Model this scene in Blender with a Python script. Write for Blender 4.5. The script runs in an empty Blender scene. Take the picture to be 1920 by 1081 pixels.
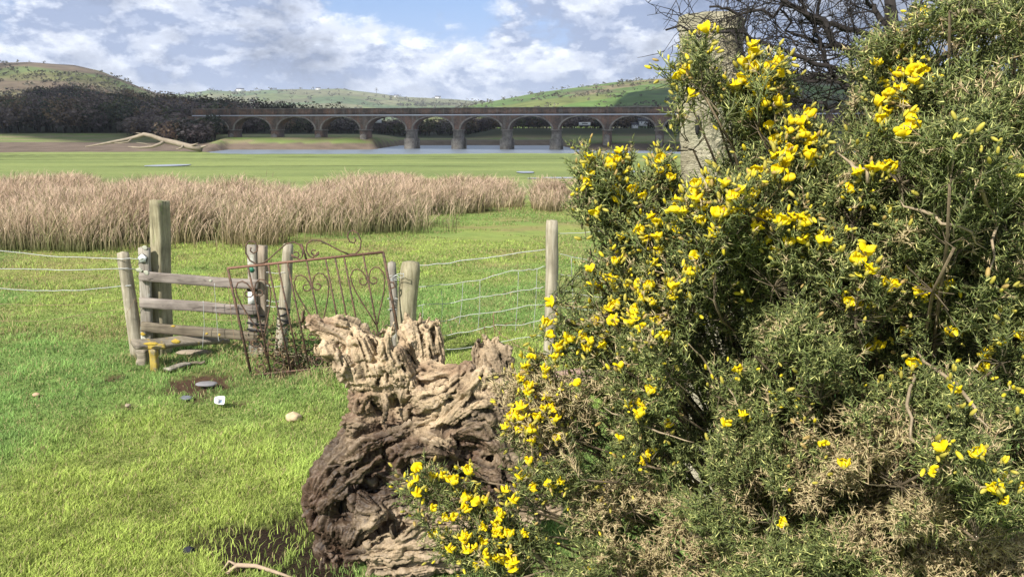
import bpy, math
import numpy as np
from mathutils import Vector, Matrix, Quaternion
R = math.radians
rs = np.random.RandomState(7)
SC = bpy.context.scene
COL = SC.collection
# ------------------------------------------------------------------ camera
EYE = 2.0; FOC = 1500.0; PITCH = math.atan(300.5/1500)
cP, sP = math.cos(PITCH), math.sin(PITCH)
cam_d = bpy.data.cameras.new('camera'); cam = bpy.data.objects.new('camera', cam_d); COL.objects.link(cam)
cam.location = (0, 0, EYE); cam.rotation_euler = (math.pi/2-PITCH, 0, 0)
cam_d.sensor_width = 36; cam_d.lens = 36*FOC/1920; cam_d.clip_start = .05; cam_d.clip_end = 20000
SC.camera = cam
def ray(px, py):
    x = (px-960)/FOC; y = (540.5-py)/FOC
    return np.array([x, cP+y*sP, -sP+y*cP])
def at(px, py, Y):
    d = ray(px, py); return np.array([0, 0, EYE]) + d*(Y/d[1])
def proj(p):
    X, Y, Z = p[0], p[1], p[2]-EYE
    dep = Y*cP-Z*sP; up = Y*sP+Z*cP
    return 960+FOC*X/dep, 540.5-FOC*up/dep
# ------------------------------------------------------------------ noise
def _h(i, j, k, s):
    n = (i*374761393 + j*668265263 + k*2147483647 + s*1274126177) & 0xffffffff
    n = ((n ^ (n >> 13))*1274126177) & 0xffffffff
    n = ((n ^ (n >> 16))*2246822519) & 0xffffffff
    return ((n ^ (n >> 15)) & 0xffffff)/16777215.0
def vn(x, y, z=0, s=0):
    x = np.asarray(x, float); y = np.asarray(y, float); z = np.asarray(z, float)+np.zeros_like(x)
    i = np.floor(x).astype(np.int64); j = np.floor(y).astype(np.int64); k = np.floor(z).astype(np.int64)
    fx, fy, fz = x-i, y-j, z-k
    fx = fx*fx*(3-2*fx); fy = fy*fy*(3-2*fy); fz = fz*fz*(3-2*fz)
    def L(a, b, t): return a+(b-a)*t
    c = [[[_h(i+a, j+b, k+c_, s) for c_ in (0, 1)] for b in (0, 1)] for a in (0, 1)]
    v = L(L(L(c[0][0][0], c[1][0][0], fx), L(c[0][1][0], c[1][1][0], fx), fy),
          L(L(c[0][0][1], c[1][0][1], fx), L(c[0][1][1], c[1][1][1], fx), fy), fz)
    return v*2-1
def fbm(x, y, z=0, o=4, s=0):
    x = np.asarray(x, float); y = np.asarray(y, float); z = np.asarray(z, float)
    t = 0; a = 1.; n = 0
    for q in range(o):
        t = t+a*vn(x, y, z, s+q); n += a; a *= .5; x = x*2.03+5.1; y = y*2.03+1.7; z = z*2.03+9.2
    return t/n
def sm(a, b, x):
    t = np.clip((np.asarray(x, float)-a)/(b-a), 0, 1); return t*t*(3-2*t)
def unit(v): return v/np.maximum(np.linalg.norm(v, axis=-1, keepdims=True), 1e-9)
def inpoly(x, y, poly):
    x = np.asarray(x, float); y = np.asarray(y, float); r = np.zeros(x.shape, bool)
    n = len(poly)
    for q in range(n):
        x1, y1 = poly[q]; x2, y2 = poly[(q+1) % n]
        if y1 == y2: continue
        c = ((y1 > y) != (y2 > y)) & (x < (x2-x1)*(y-y1)/(y2-y1)+x1)
        r ^= c
    return r
# ------------------------------------------------------------------ scene tree
def tag(o, label=None, cat=None, group=None, kind=None):
    if label: o['label'] = label
    if cat: o['category'] = cat
    if group: o['group'] = group
    if kind: o['kind'] = kind
    return o
def thing(name, label, cat, loc=(0, 0, 0), group=None):
    o = bpy.data.objects.new(name, None); COL.objects.link(o)
    o.location = tuple(float(a) for a in loc); o.empty_display_size = .1
    return tag(o, label, cat, group)
def wloc(o):
    v = Vector((0, 0, 0))
    while o: v = v+o.location; o = o.parent
    return np.array(v)
def mk(name, V, F, mat, parent=None, col=None, smooth=False, attrs=None):
    """V (n,3); F = list of arrays (m,k) of polygon indices, or python list"""
    V = np.asarray(V, float)
    if parent is not None: V = V-wloc(parent)
    me = bpy.data.meshes.new(name)
    if isinstance(F, np.ndarray): F = [F]
    if len(F) and isinstance(F[0], np.ndarray) and F[0].ndim == 2:
        idx = np.concatenate([f.ravel() for f in F]).astype(np.int32)
        tot = np.concatenate([np.full(len(f), f.shape[1]) for f in F]).astype(np.int32)
    else:
        idx = np.array([i for f in F for i in f], np.int32); tot = np.array([len(f) for f in F], np.int32)
    st = np.concatenate([[0], np.cumsum(tot)[:-1]]).astype(np.int32)
    me.vertices.add(len(V)); me.vertices.foreach_set('co', V.ravel().astype(np.float32))
    me.loops.add(len(idx)); me.loops.foreach_set('vertex_index', idx)
    me.polygons.add(len(tot)); me.polygons.foreach_set('loop_start', st); me.polygons.foreach_set('loop_total', tot)
    if smooth: me.polygons.foreach_set('use_smooth', np.ones(len(tot), bool))
    if col is not None:
        c = np.ones((len(V), 4), np.float32); c[:, :3] = col
        a = me.attributes.new('col', 'FLOAT_COLOR', 'POINT'); a.data.foreach_set('color', c.ravel())
    for k, v in (attrs or {}).items():
        a = me.attributes.new(k, 'FLOAT', 'POINT'); a.data.foreach_set('value', np.asarray(v, np.float32))
    me.update(calc_edges=True); me.validate()
    if mat: me.materials.append(mat)
    o = bpy.data.objects.new(name, me); COL.objects.link(o)
    if parent is not None: o.parent = parent
    return o
class MB:
    def __init__(s): s.V = []; s.F = []; s.C = []; s.n = 0
    def add(s, V, F, c=None):
        V = np.asarray(V, float); s.V.append(V); s.F += [tuple(int(i)+s.n for i in f) for f in F]
        s.C.append(np.tile(np.array(c if c is not None else (.5, .5, .5), float), (len(V), 1)) if c is None or np.ndim(c) == 1 else np.asarray(c))
        s.n += len(V); return s
    def box(s, c, h, rz=0, c_=None, taper=1., tilt=None):
        c = np.array(c, float); V = []
        for z in (-1, 1):
            t = taper if z > 0 else 1.
            for x, y in ((-1, -1), (1, -1), (1, 1), (-1, 1)): V.append((x*h[0]*t, y*h[1]*t, z*h[2]))
        V = np.array(V); m = Matrix.Rotation(rz, 3, 'Z')
        if tilt is not None: m = tilt
        V = V@np.array(m).T+c
        return s.add(V, [(0, 3, 2, 1), (4, 5, 6, 7), (0, 1, 5, 4), (1, 2, 6, 5), (2, 3, 7, 6), (3, 0, 4, 7)], c_)
    def tube(s, P, r, n=6, c=None, cap=True):
        P = np.asarray(P, float); m = len(P); r = np.ones(m)*r if np.ndim(r) == 0 else np.asarray(r, float)
        T = unit(np.gradient(P, axis=0)); V = []
        ref = np.array([0., 0, 1]) if abs(T[0][2]) < .9 else np.array([1., 0, 0])
        a = unit(np.cross(T[0], ref)); ang = np.arange(n)*2*math.pi/n
        for i in range(m):
            a = unit(a-T[i]*np.dot(a, T[i])); b = np.cross(T[i], a)
            V.append(P[i]+r[i]*(np.cos(ang)[:, None]*a+np.sin(ang)[:, None]*b))
        V = np.concatenate(V); F = []
        for i in range(m-1):
            for k in range(n):
                k2 = (k+1) % n; F.append((i*n+k, i*n+k2, (i+1)*n+k2, (i+1)*n+k))
        if cap: F.append(tuple(range(n-1, -1, -1))); F.append(tuple((m-1)*n+k for k in range(n)))
        return s.add(V, F, c)
    def ell(s, c, h, n=10, m=6, c_=None, rot=None, nz=0, seed=0):
        V = []; F = []
        for j in range(m+1):
            th = math.pi*j/m
            for i in range(n):
                ph = 2*math.pi*i/n; V.append((math.sin(th)*math.cos(ph), math.sin(th)*math.sin(ph), math.cos(th)))
        V = np.array(V)
        if nz: V = V*(1+nz*fbm(V[:, 0]*2+seed, V[:, 1]*2, V[:, 2]*2, 3, seed))[:, None]
        V = V*np.array(h)
        if rot is not None: V = V@np.array(rot).T
        for j in range(m):
            for i in range(n): F.append((j*n+i, (j+1)*n+i, (j+1)*n+(i+1) % n, j*n+(i+1) % n))
        return s.add(V+np.array(c), F, c_)
    def build(s, name, mat, parent=None, smooth=False, col=False):
        return mk(name, np.concatenate(s.V), s.F, mat, parent, np.concatenate(s.C) if col else None, smooth)
def quads(P, U, Vv, col):
    """quad cloud: centres P, half-axes U,Vv"""
    n = len(P); V = np.stack([P-U-Vv, P+U-Vv*.6, P+U*.7+Vv, P-U*.8+Vv*.8], 1).reshape(-1, 3)
    return V, np.arange(4*n).reshape(n, 4), np.repeat(col, 4, axis=0)
# ------------------------------------------------------------------ materials
class NT:
    def __init__(s, name):
        s.m = bpy.data.materials.new(name); s.m.use_nodes = True; s.t = s.m.node_tree; s.t.nodes.clear()
        s.out = s.n('ShaderNodeOutputMaterial')
    def n(s, typ, inp=None, **kw):
        x = s.t.nodes.new(typ)
        for k, v in kw.items(): setattr(x, k, v)
        for k, v in (inp or {}).items():
            if hasattr(v, 'is_output') or isinstance(v, bpy.types.NodeSocket): s.t.links.new(v, x.inputs[k])
            else: x.inputs[k].default_value = v
        return x
    def mixc(s, f, a, b, mode='MIX'):
        x = s.t.nodes.new('ShaderNodeMix'); x.data_type = 'RGBA'; x.blend_type = mode
        for i, v in ((0, f), (6, a), (7, b)):
            if isinstance(v, bpy.types.NodeSocket): s.t.links.new(v, x.inputs[i])
            else: x.inputs[i].default_value = v if i == 0 else (tuple(v)+(1,) if len(v) == 3 else v)
        return x.outputs[2]
    def ramp(s, f, stops):
        x = s.t.nodes.new('ShaderNodeValToRGB'); s.t.links.new(f, x.inputs[0]); e = x.color_ramp.elements
        while len(e) < len(stops): e.new(.5)
        for i, (p, c) in enumerate(stops): e[i].position = p; e[i].color = tuple(c)+(1,) if np.ndim(c) else (c, c, c, 1)
        return x.outputs[0]
    def math(s, op, a, b=0., clamp=False):
        x = s.t.nodes.new('ShaderNodeMath'); x.operation = op; x.use_clamp = clamp
        for i, v in enumerate((a, b)):
            if isinstance(v, bpy.types.NodeSocket): s.t.links.new(v, x.inputs[i])
            else: x.inputs[i].default_value = v
        return x.outputs[0]
    def noise(s, vec, scale, det=4, rough=.55, dist=0.):
        x = s.n('ShaderNodeTexNoise', {'Scale': scale, 'Detail': det, 'Roughness': rough, 'Distortion': dist})
        if vec is not None: s.t.links.new(vec, x.inputs['Vector'])
        return x.outputs['Fac']
    def coord(s, w='Object'): return s.n('ShaderNodeTexCoord').outputs[w]
    def mapv(s, vec, sc): return s.n('ShaderNodeMapping', {'Vector': vec, 'Scale': sc}).outputs[0]
    def attr(s, name, o='Color'): return s.n('ShaderNodeAttribute', attribute_name=name).outputs[o]
    def bump(s, h, st=.5, d=.01): return s.n('ShaderNodeBump', {'Height': h, 'Strength': st, 'Distance': d}).outputs[0]
    def bsdf(s, col, rough=.8, normal=None, spec=.3, trans=0., metal=0.):
        p = s.n('ShaderNodeBsdfPrincipled', {'Roughness': rough, 'Specular IOR Level': spec, 'Metallic': metal})
        if isinstance(col, bpy.types.NodeSocket): s.t.links.new(col, p.inputs['Base Color'])
        else: p.inputs['Base Color'].default_value = tuple(col)+(1,)
        if normal is not None: s.t.links.new(normal, p.inputs['Normal'])
        o = p.outputs[0]
        if trans:
            t = s.n('ShaderNodeBsdfTranslucent')
            if isinstance(col, bpy.types.NodeSocket): s.t.links.new(col, t.inputs[0])
            else: t.inputs[0].default_value = tuple(col)+(1,)
            o = s.n('ShaderNodeMixShader', {0: trans, 1: o, 2: t.outputs[0]}).outputs[0]
        s.t.links.new(o, s.out.inputs[0]); return s.m
def m_attr(name, rough=.8, trans=0., spec=.3, var=0.):
    n = NT(name); c = n.attr('col')
    if var:
        f = n.noise(n.coord(), var, 3); c = n.mixc(1., c, n.ramp(f, [(.3, .7), (.7, 1.25)]), 'MULTIPLY')
    return n.bsdf(c, rough, None, spec, trans)
def m_wood(name, c1, c2, lichen=None, lf=.5, sc=(40, 40, 3)):
    n = NT(name); v = n.coord(); g = n.noise(n.mapv(v, sc), 1., 6, .65, .6)
    c = n.mixc(n.ramp(g, [(.35, 0.), (.65, 1.)]), c1, c2)
    big = n.noise(v, 7, 3); c = n.mixc(n.ramp(big, [(.45, 0.), (.75, .6)]), c, tuple(a*.5 for a in c1))
    crack = n.noise(n.mapv(v, (sc[0]*2.2, sc[1]*2.2, sc[2]*.7)), 1., 4, .6, .3)
    c = n.mixc(n.ramp(crack, [(.30, .85), (.38, 0.)]), c, tuple(a*.18 for a in c1))
    if lichen:
        f = n.noise(n.mapv(v, (1, 1, .6)), 11, 6, .7)
        c = n.mixc(n.ramp(f, [(lf, 0.), (lf+.06, .9)]), c, lichen)
    return n.bsdf(c, .88, n.bump(g, .8, .006), .2)
def m_plain(name, c, rough=.7, sc=30, var=.3, metal=0., spec=.3):
    n = NT(name); f = n.noise(n.coord(), sc, 5, .6)
    col = n.mixc(f, tuple(a*(1-var) for a in c), tuple(min(1, a*(1+var)) for a in c))
    return n.bsdf(col, rough, n.bump(f, .4, .004), spec, 0., metal)
# ------------------------------------------------------------------ light, sky
SUN_EL, SX, SY = R(41), -.62, -.785
to_sun = np.array([SX*math.cos(SUN_EL), SY*math.cos(SUN_EL), math.sin(SUN_EL)]); to_sun /= np.linalg.norm(to_sun)
sd = bpy.data.lights.new('sun', 'SUN'); sd.energy = 5.0; sd.angle = R(.53); sd.color = (1, .955, .885)
so = bpy.data.objects.new('sun', sd); COL.objects.link(so); so.location = (-20, -20, 40)
so.rotation_euler = Vector(-to_sun).to_track_quat('-Z', 'Y').to_euler()
w = bpy.data.worlds.new('World'); SC.world = w; w.use_nodes = True; wt = w.node_tree; wt.nodes.clear()
def wn(t, inp=None, **kw):
    x = wt.nodes.new(t)
    for k, v in kw.items(): setattr(x, k, v)
    for k, v in (inp or {}).items():
        if isinstance(v, bpy.types.NodeSocket): wt.links.new(v, x.inputs[k])
        else: x.inputs[k].default_value = v
    return x
def wm(op, a, b=0., clamp=False):
    return wn('ShaderNodeMath', {0: a, 1: b}, operation=op, use_clamp=clamp).outputs[0]
def wr(f, a, b, c=0., d=1.):
    return wn('ShaderNodeMapRange', {0: f, 1: a, 2: b, 3: c, 4: d}, interpolation_type='SMOOTHSTEP').outputs[0]
def wmix(f, a, b):
    x = wt.nodes.new('ShaderNodeMix'); x.data_type = 'RGBA'
    for i, v in ((0, f), (6, a), (7, b)):
        if isinstance(v, bpy.types.NodeSocket): wt.links.new(v, x.inputs[i])
        else: x.inputs[i].default_value = v
    return x.outputs[2]
sky = wn('ShaderNodeTexSky', sky_type='NISHITA', sun_disc=False); sky.sun_elevation = SUN_EL
sky.sun_rotation = math.atan2(SX, SY); sky.air_density = 1.; sky.dust_density = .6; sky.ozone_density = 1.5
tc = wn('ShaderNodeTexCoord').outputs['Generated']; sep = wn('ShaderNodeSeparateXYZ', {0: tc}).outputs
zz = wm('MAXIMUM', sep[2], 0.)
def cloudn(dz, scale, det, off, squash=3.6):
    z2 = wm('ADD', zz, dz)
    px = wm('MULTIPLY', sep[0], 2.0); py = wm('MULTIPLY', sep[1], 2.0)
    v = wn('ShaderNodeCombineXYZ', {0: wm('ADD', px, off), 1: wm('MULTIPLY', py, 1.), 2: wm('MULTIPLY', z2, squash)}).outputs[0]
    return wn('ShaderNodeTexNoise', {'Vector': v, 'Scale': scale, 'Detail': det, 'Roughness': .60, 'Distortion': .12}).outputs['Fac']
CO = 6.1
n1 = cloudn(0, 3.3, 12, CO); n1u = cloudn(.022, 3.3, 6, CO)
n2 = cloudn(0, 9.5, 8, CO+2); n2u = cloudn(.008, 9.5, 4, CO+2)
nb = cloudn(0, 1.2, 3, CO+7)
dens = wm('ADD', wm('MULTIPLY', n1, .72), wm('MULTIPLY', nb, .38))
mask = wr(wm('ADD', wm('ADD', dens, wm('MULTIPLY', n2, .10)), wm('MULTIPLY', wr(zz, .16, .02), .05)), .475, .565)
sh1 = wr(wm('SUBTRACT', n1, n1u), -.055, .085); sh2 = wr(wm('SUBTRACT', n2, n2u), -.05, .13)
lit = wm('ADD', wm('MULTIPLY', sh1, .85), wm('MULTIPLY', wm('SUBTRACT', sh2, .4), .45), True)   # tops catch the sun, bases stay grey
thick = wr(dens, .53, .68)
cgrey = wmix(thick, (.28, .345, .50, 1), (.15, .185, .27, 1))
ccol = wmix(wm('MULTIPLY', lit, wr(wm('ADD', n1, wm('MULTIPLY', nb, .3)), .95, .52)), cgrey, (.86, .89, .95, 1))
skys = wn('ShaderNodeMix'); skys.data_type = 'RGBA'; skys.blend_type = 'MULTIPLY'; skys.inputs[0].default_value = 1
wt.links.new(sky.outputs[0], skys.inputs[6]); skys.inputs[7].default_value = (.070, .078, .100, 1)
fc = wmix(mask, wmix(wr(zz, .20, .03), skys.outputs[2], (.31, .42, .66, 1)), ccol)
bg = wn('ShaderNodeBackground', {0: fc, 1: 1.0}); wo = wn('ShaderNodeOutputWorld', {0: bg.outputs[0]})
SC.view_settings.view_transform = 'Standard'; SC.view_settings.look = 'None'; SC.view_settings.exposure = 0.6
# ------------------------------------------------------------------ terrain
PXA = [-3000, 300, 385, 425, 700, 750, 1045, 1090, 1300, 4000]
FB = [143, 146, 151, 170, 173, 212, 212, 163, 160, 160]
def pxh(X, Y): return 960+1530*X/np.maximum(Y, 5.)
def hz(X, Y, micro=True):
    X = np.asarray(X, float); Y = np.asarray(Y, float); px = pxh(X, Y)
    z = -1.0*sm(11, 50, Y)
    if micro:
        z = z+.035*fbm(X*.8, Y*.8, 0, 3, 3)*(1-sm(9, 16, Y)*.3)+.012*vn(X*6, Y*6, 0, 5)*(1-sm(10, 20, Y))
        z = z+.06*fbm(X*.07, Y*.2, 0, 3, 8)*sm(30, 50, Y)
    yb = np.where(px > 385, 96.5, 104.)+2.5*vn(X/14, X*0, 0, 11)+1.5*vn(X/4, X*0, 0, 12)
    yb = 104-7.5*sm(370, 420, px)+2.5*vn(X/14, X*0, 0, 11)+1.*vn(X/4, X*0, 0, 12)
    z = z+(-3-z)*sm(yb, yb+4, Y)
    f = np.interp(px, PXA, FB)+2*vn(X/9, X*0, 0, 13)
    t = Y-f
    zl = np.interp(t, [0, 3, 40, 42, 80, 95], [-3, -2.45, -1.25, -1.1, 0, .45])
    zm = np.interp(t, [0, 1.5, 7, 7.6, 13, 50], [-3, -2.45, -1.4, -1.1, -.1, .2])
    zc = np.interp(t, [0, 2, 6, 7, 45], [-3, -2.5, -1.7, -1.4, -.5])
    zr = np.interp(t, [0, 2, 9, 10, 30], [-3, -2.5, -1.3, -1., -.5])
    wl = 1-sm(370, 430, px); wr_ = sm(1040, 1100, px); wc = sm(690, 750, px)*(1-wr_); wmid = np.clip(1-wl-wr_-wc, 0, 1)
    zf = wl*zl+wmid*zm+wc*zc+wr_*zr
    zf = zf+.12*fbm(X*.12, Y*.12, 0, 3, 21)*sm(3, 10, t)
    z = np.where(Y > 120, np.maximum(zf, -3), z)
    A = np.interp(px, [-3000, -400, 0, 150, 300, 430, 600, 900], [24, 20, 15, 15, 11, 6, 2, 0])
    z = z+sm(235, 480, Y)*A+2.3*sm(236, 254, Y)*sm(850, 950, px)
    return z
def gnd(px, py):
    d = ray(px, py); lo, hi = 1.5, 3000.
    for _ in range(3):
        t = lo*(hi/lo)**np.linspace(0, 1, 300); P = d*t[:, None]; P[:, 2] += EYE
        k = np.nonzero(P[:, 2] <= hz(P[:, 0], P[:, 1]))[0]
        if not len(k): return P[-1]
        i = max(k[0], 1); lo, hi = t[i-1], t[i]
    return P[i]
def G(px, py): p = gnd(px, py); return p
# bare earth / mud spots on the near meadow (centre px, radius m)
MUD = [(372, 716, .30, .13, 1.), (345, 722, .18, .07, .9), (215, 706, .09, .05, .9), (238, 762, .07, .035, .9), (455, 757, .06, .035, .8),
       (500, 1015, .24, .13, 1.), (430, 1000, .16, .06, .9), (560, 990, .22, .10, .9), (390, 1010, .12, .05, .8), (610, 1050, .2, .2, 1.),
       (575, 692, .35, .07, 1.), (530, 698, .25, .06, .9), (640, 690, .25, .08, 1.), (370, 745, .13, .05, .8), (70, 745, .05, .04, .6), (55, 625, .25, .05, .5),
       (330, 690, .12, .05, .7), (60, 1070, .08, .05, .5)]
MUDW = [(G(a, b), c, d, e) for a, b, c, d, e in MUD]
def mudf(X, Y):
    m = np.zeros_like(X); j = .35*fbm(X*9, Y*9, 0, 3, 31)+.25*vn(X*30, Y*30, 0, 32)
    for p, rx, ry, s in MUDW:
        q = np.hypot((X-p[0])/rx, (Y-p[1])/(ry*2.2))
        m = np.maximum(m, s*(1-sm(.75, 1.25, q+j)))
    return m
th_f = np.linspace(-44, 44, 330); th_b = np.linspace(44, 316, 46)[1:-1]
th = np.radians(np.concatenate([th_f, th_b])); nr = 1080; rr = 1.0*(9000/1.0)**(np.arange(nr)/(nr-1))
TH, RR = np.meshgrid(th, rr); X = np.sin(TH)*RR; Y = np.cos(TH)*RR; Z = hz(X, Y)
Z = Z-.02*mudf(X, Y)*(RR < 14)
nth = len(th); V = np.concatenate([np.stack([X, Y, Z], -1).reshape(-1, 3), [[0, 0, 0]]])
a = (np.arange(nr-1)[:, None]*nth+np.arange(nth)[None, :]); b = (np.arange(nr-1)[:, None]*nth+(np.arange(nth)+1)[None, :] % nth)
Fq = np.stack([a, b, b+nth, a+nth], -1).reshape(-1, 4)[:, ::-1]
Ft = np.stack([np.full(nth, len(V)-1), (np.arange(nth)+1) % nth, np.arange(nth)], -1)[:, ::-1]
x, y = V[:, 0], V[:, 1]; px = pxh(x, y); z0 = V[:, 2]
C = np.zeros((len(V), 3))
gn = np.array([.19, .285, .075]); gy = np.array([.27, .32, .085]); gm = np.array([.25, .295, .10]); br = np.array([.17, .115, .062])
straw = np.array([.24, .195, .085])
f1 = sm(-.25, .35, fbm(x*.45, y*.45, 0, 4, 41))[:, None]; C[:] = gn*(1-f1)+gy*f1
f2 = (sm(-.02, .4, fbm(x*.9, y*1.3, 0, 5, 42))*sm(5, 8, y)*(1-sm(14, 30, y)))[:, None]; C[:] = C*(1-.75*f2)+straw*1.2*.75*f2
fm = sm(22, 40, y)[:, None]; f3 = sm(-.3, .3, fbm(x*.05, y*.25, 0, 4, 43))[:, None]
C[:] = C*(1-fm)+fm*(gm*(1-f3)+np.array([.19, .235, .08])*f3)
streak = (sm(.30, .42, fbm(x*.035+3, y*.55, 0, 3, 44))*sm(32, 45, y)*(1-sm(100, 106, y)))[:, None]
C[:] = C*(1-.6*streak)+np.array([.05, .065, .02])*.6*streak
md = mudf(x, y)*(np.hypot(x, y) < 14)
wet = inpoly(x, y, [(-9, 1), (4, 1), (4, 5.2), (-9, 5.2)])
mc = np.where(wet[:, None], np.array([.035, .022, .014]), np.array([.095, .055, .034]))
C[:] = C*(1-md[:, None])+mc*md[:, None]
# river mud and far banks
mudc = np.array([.165, .125, .095]); riv = ((y > 95) & (y < 330)).astype(float)
lowz = (1-sm(-1.28, -1.08, z0+.12*fbm(x*.2, y*.2, 0, 3, 51)))*riv
nearb = sm(97, 100, y)*(1-sm(125, 130, y)); lowz = np.maximum(lowz*(1-sm(-1.2, -1.02, z0)), 0)
C[:] = C*(1-lowz[:, None])+mudc*(1+.5*fbm(x*.5, y*.5, 0, 4, 52))[:, None]*lowz[:, None]
fg = (sm(-1.2, -1.0, z0)*sm(150, 160, y)*(1-sm(330, 400, y)))[:, None]; f5 = sm(-.2, .3, fbm(x*.08, y*.3, 0, 3, 53))[:, None]
f5 = np.clip(f5+.9*fbm(x*.6, y*.25, 0, 3, 57)[:, None]*1., 0, 1); C[:] = C*(1-fg)+fg*(np.array([.165, .215, .065])*(1-f5)+np.array([.25, .215, .12])*f5)
fw = sm(236, 246, y)[:, None]; C[:] = C*(1-fw)+fw*np.array([.045, .05, .028])
n = NT('meadow'); v = n.coord(); c = n.attr('col')
fa = n.noise(v, 55, 6, .7); c2 = n.mixc(1., c, n.ramp(fa, [(.3, .62), (.7, 1.3)]), 'MULTIPLY')
fb_ = n.noise(n.mapv(v, (1, 2.5, 1)), 2.6, 5, .65); c2 = n.mixc(1., c2, n.ramp(fb_, [(.3, .8), (.7, 1.18)]), 'MULTIPLY')
mat_g = n.bsdf(c2, .9, n.bump(fa, .7, .03), .15)
ground = mk('ground', V, [Fq, Ft], mat_g, None, C, True); tag(ground, kind='structure')
# ------------------------------------------------------------------ water
n = NT('river_water'); v = n.coord(); h = n.noise(n.mapv(v, (.5, 1.6, 1)), 2.5, 5, .65)
mw = n.bsdf((.17, .20, .24), .38, n.bump(h, .35, .12), .7)
Vw = [(-400, 100, -2.5), (400, 100, -2.5), (400, 260, -2.5), (-400, 260, -2.5)]
tag(mk('water', Vw, [(0, 1, 2, 3)], mw), kind='structure')
n = NT('pool_water'); mp = n.bsdf((.30, .33, .36), .3, None, .6)
pm = []
for i, (px_, py_, wx, wy) in enumerate([(315, 311, 36, 2.0), (985, 323.5, 17, 1.6), (1040, 360, 13, 2.4), (1050, 334, 32, 1.1), (1000, 335, 12, .8), (1200, 322, 20, 1.5)]):
    p = G(px_, py_); k = np.arange(28)*2*math.pi/28; q = 1+.28*fbm(np.cos(k)*1.5+i*7, np.sin(k)*1.5, 0, 3, 60)
    rx = wx*p[1]/1530; ry = (G(px_, py_-wy)[1]-G(px_, py_+wy)[1])/2
    xx = p[0]+np.cos(k)*q*rx; yy = p[1]+np.sin(k)*q*ry; zt = float(np.max(hz(xx, yy)))+.03
    tag(mk('pool', np.stack([xx, yy, np.full(28, zt)], -1), [tuple(range(28))], mp), kind='structure')
# ------------------------------------------------------------------ hills
def voro(x, y, S, seed, n=260, box=None, ang=0):
    r = np.random.RandomState(seed); x0, x1, y0, y1 = box
    ca, sa = math.cos(ang), math.sin(ang)
    P = np.stack([r.uniform(x0, x1, n), r.uniform(y0, y1, n)], -1)
    d1 = np.full(x.shape, 1e12); d2 = d1.copy(); id1 = np.zeros(x.shape, int)
    for i, (a_, b_) in enumerate(P):
        dx, dy = x-a_, y-b_; d = np.maximum(abs(dx*ca+dy*sa)*.8, abs(-dx*sa+dy*ca)*1.0)
        m = d < d1; d2 = np.where(m, d1, np.minimum(d2, d)); d1 = np.where(m, d, d1); id1 = np.where(m, i, id1)
    return id1, d2-d1, r.rand(n, 3)
HEDGE = []
def hill(name, sky_pts, Yf, Yr, pal, seed, pxr, scalen=200, moor=None, hedge_h=5, nc=420, nrw=130, extra=None):
    pxs = np.linspace(pxr[0], pxr[1], nc); t = np.concatenate([np.linspace(0, 1, nrw), [1.06, 1.25, 1.6]])
    PX, T = np.meshgrid(pxs, t); Yv = Yf+(Yr-Yf)*T; Xv = (PX-960)/1530*Yv
    ys = np.interp(PX, [p[0] for p in sky_pts], [p[1] for p in sky_pts])
    zr = EYE+(240-ys)/1530*Yr; s = np.where(T < 1, sm(-.15, 1.05, T)/sm(-.15, 1.05, np.array(1.)), 1-(T-1)*.6)
    s = s-sm(-.15, 1.05, np.array(0.))*(1-np.clip(T, 0, 1))
    Zv = zr*s+(.10*zr*fbm(Xv/260+seed, Yv/260, 0, 4, seed))*np.clip(T*(1-T)*4, 0, 1)+.012*zr*fbm(Xv/60, Yv/60, 0, 3, seed+2)-3*(1-np.clip(T*6, 0, 1))
    xf, yf = Xv.ravel(), Yv.ravel()
    wx = xf+12*fbm(xf/90, yf/90, 0, 2, seed+4); wy = yf+25*fbm(xf/90, yf/90, 0, 2, seed+5)
    idc, edge, rnd = voro(wx, wy, 0, seed, scalen, (xf.min(), xf.max(), yf.min(), yf.max()), .4)
    pal = np.array(pal); C = pal[(rnd[idc, 0]*len(pal)).astype(int)]*(0.85+.3*rnd[idc, 1])[:, None]
    C = C*(1+.18*fbm(xf/25, yf/25, 0, 3, seed+6))[:, None]
    if moor is not None:
        f = moor(PX.ravel(), T.ravel(), xf, yf)[:, None]; mcol = np.array([.155, .12, .08])*(1-.5*sm(-.1, .4, fbm(xf/50, yf/70, 0, 4, seed+7)))[:, None]
        C = C*(1-f)+mcol*f
    if extra is not None: C = extra(C, PX.ravel(), T.ravel(), xf, yf)
    nr_ = len(t); a = np.arange(nr_-1)[:, None]*nc+np.arange(nc-1)[None, :]
    F = np.stack([a, a+1, a+nc+1, a+nc], -1).reshape(-1, 4)
    tag(mk(name, np.stack([xf, yf, Zv.ravel()], -1), F, mat_hill, None, C, True), kind='structure')
    # hedgerow positions on field edges
    em = (edge < (2.2 if Yr < 2000 else 4.5)) & (T.ravel() < .86) & (rs.rand(len(xf)) < .20)
    if moor is not None: em |= (fbm(xf/45, yf/60, 0, 3, seed+9) > .12) & (rs.rand(len(xf)) < (.09 if hedge_h == 4 else .03)) & (T.ravel() < .96)
    HEDGE.append((np.stack([xf, yf, Zv.ravel()], -1)[em], hedge_h))
    return lambda px_, t_: (lambda y_: np.array([(px_-960)/1530*y_, y_, float(Zv[np.argmin(abs(t-t_)), np.argmin(abs(pxs-px_))])]))(Yf+(Yr-Yf)*t_)
mat_hill = m_attr('hill_turf', .95, 0, .1, .04)
green = [(.13, .19, .045), (.11, .17, .05), (.17, .20, .06), (.15, .16, .07), (.20, .17, .09), (.10, .16, .04)]
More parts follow.
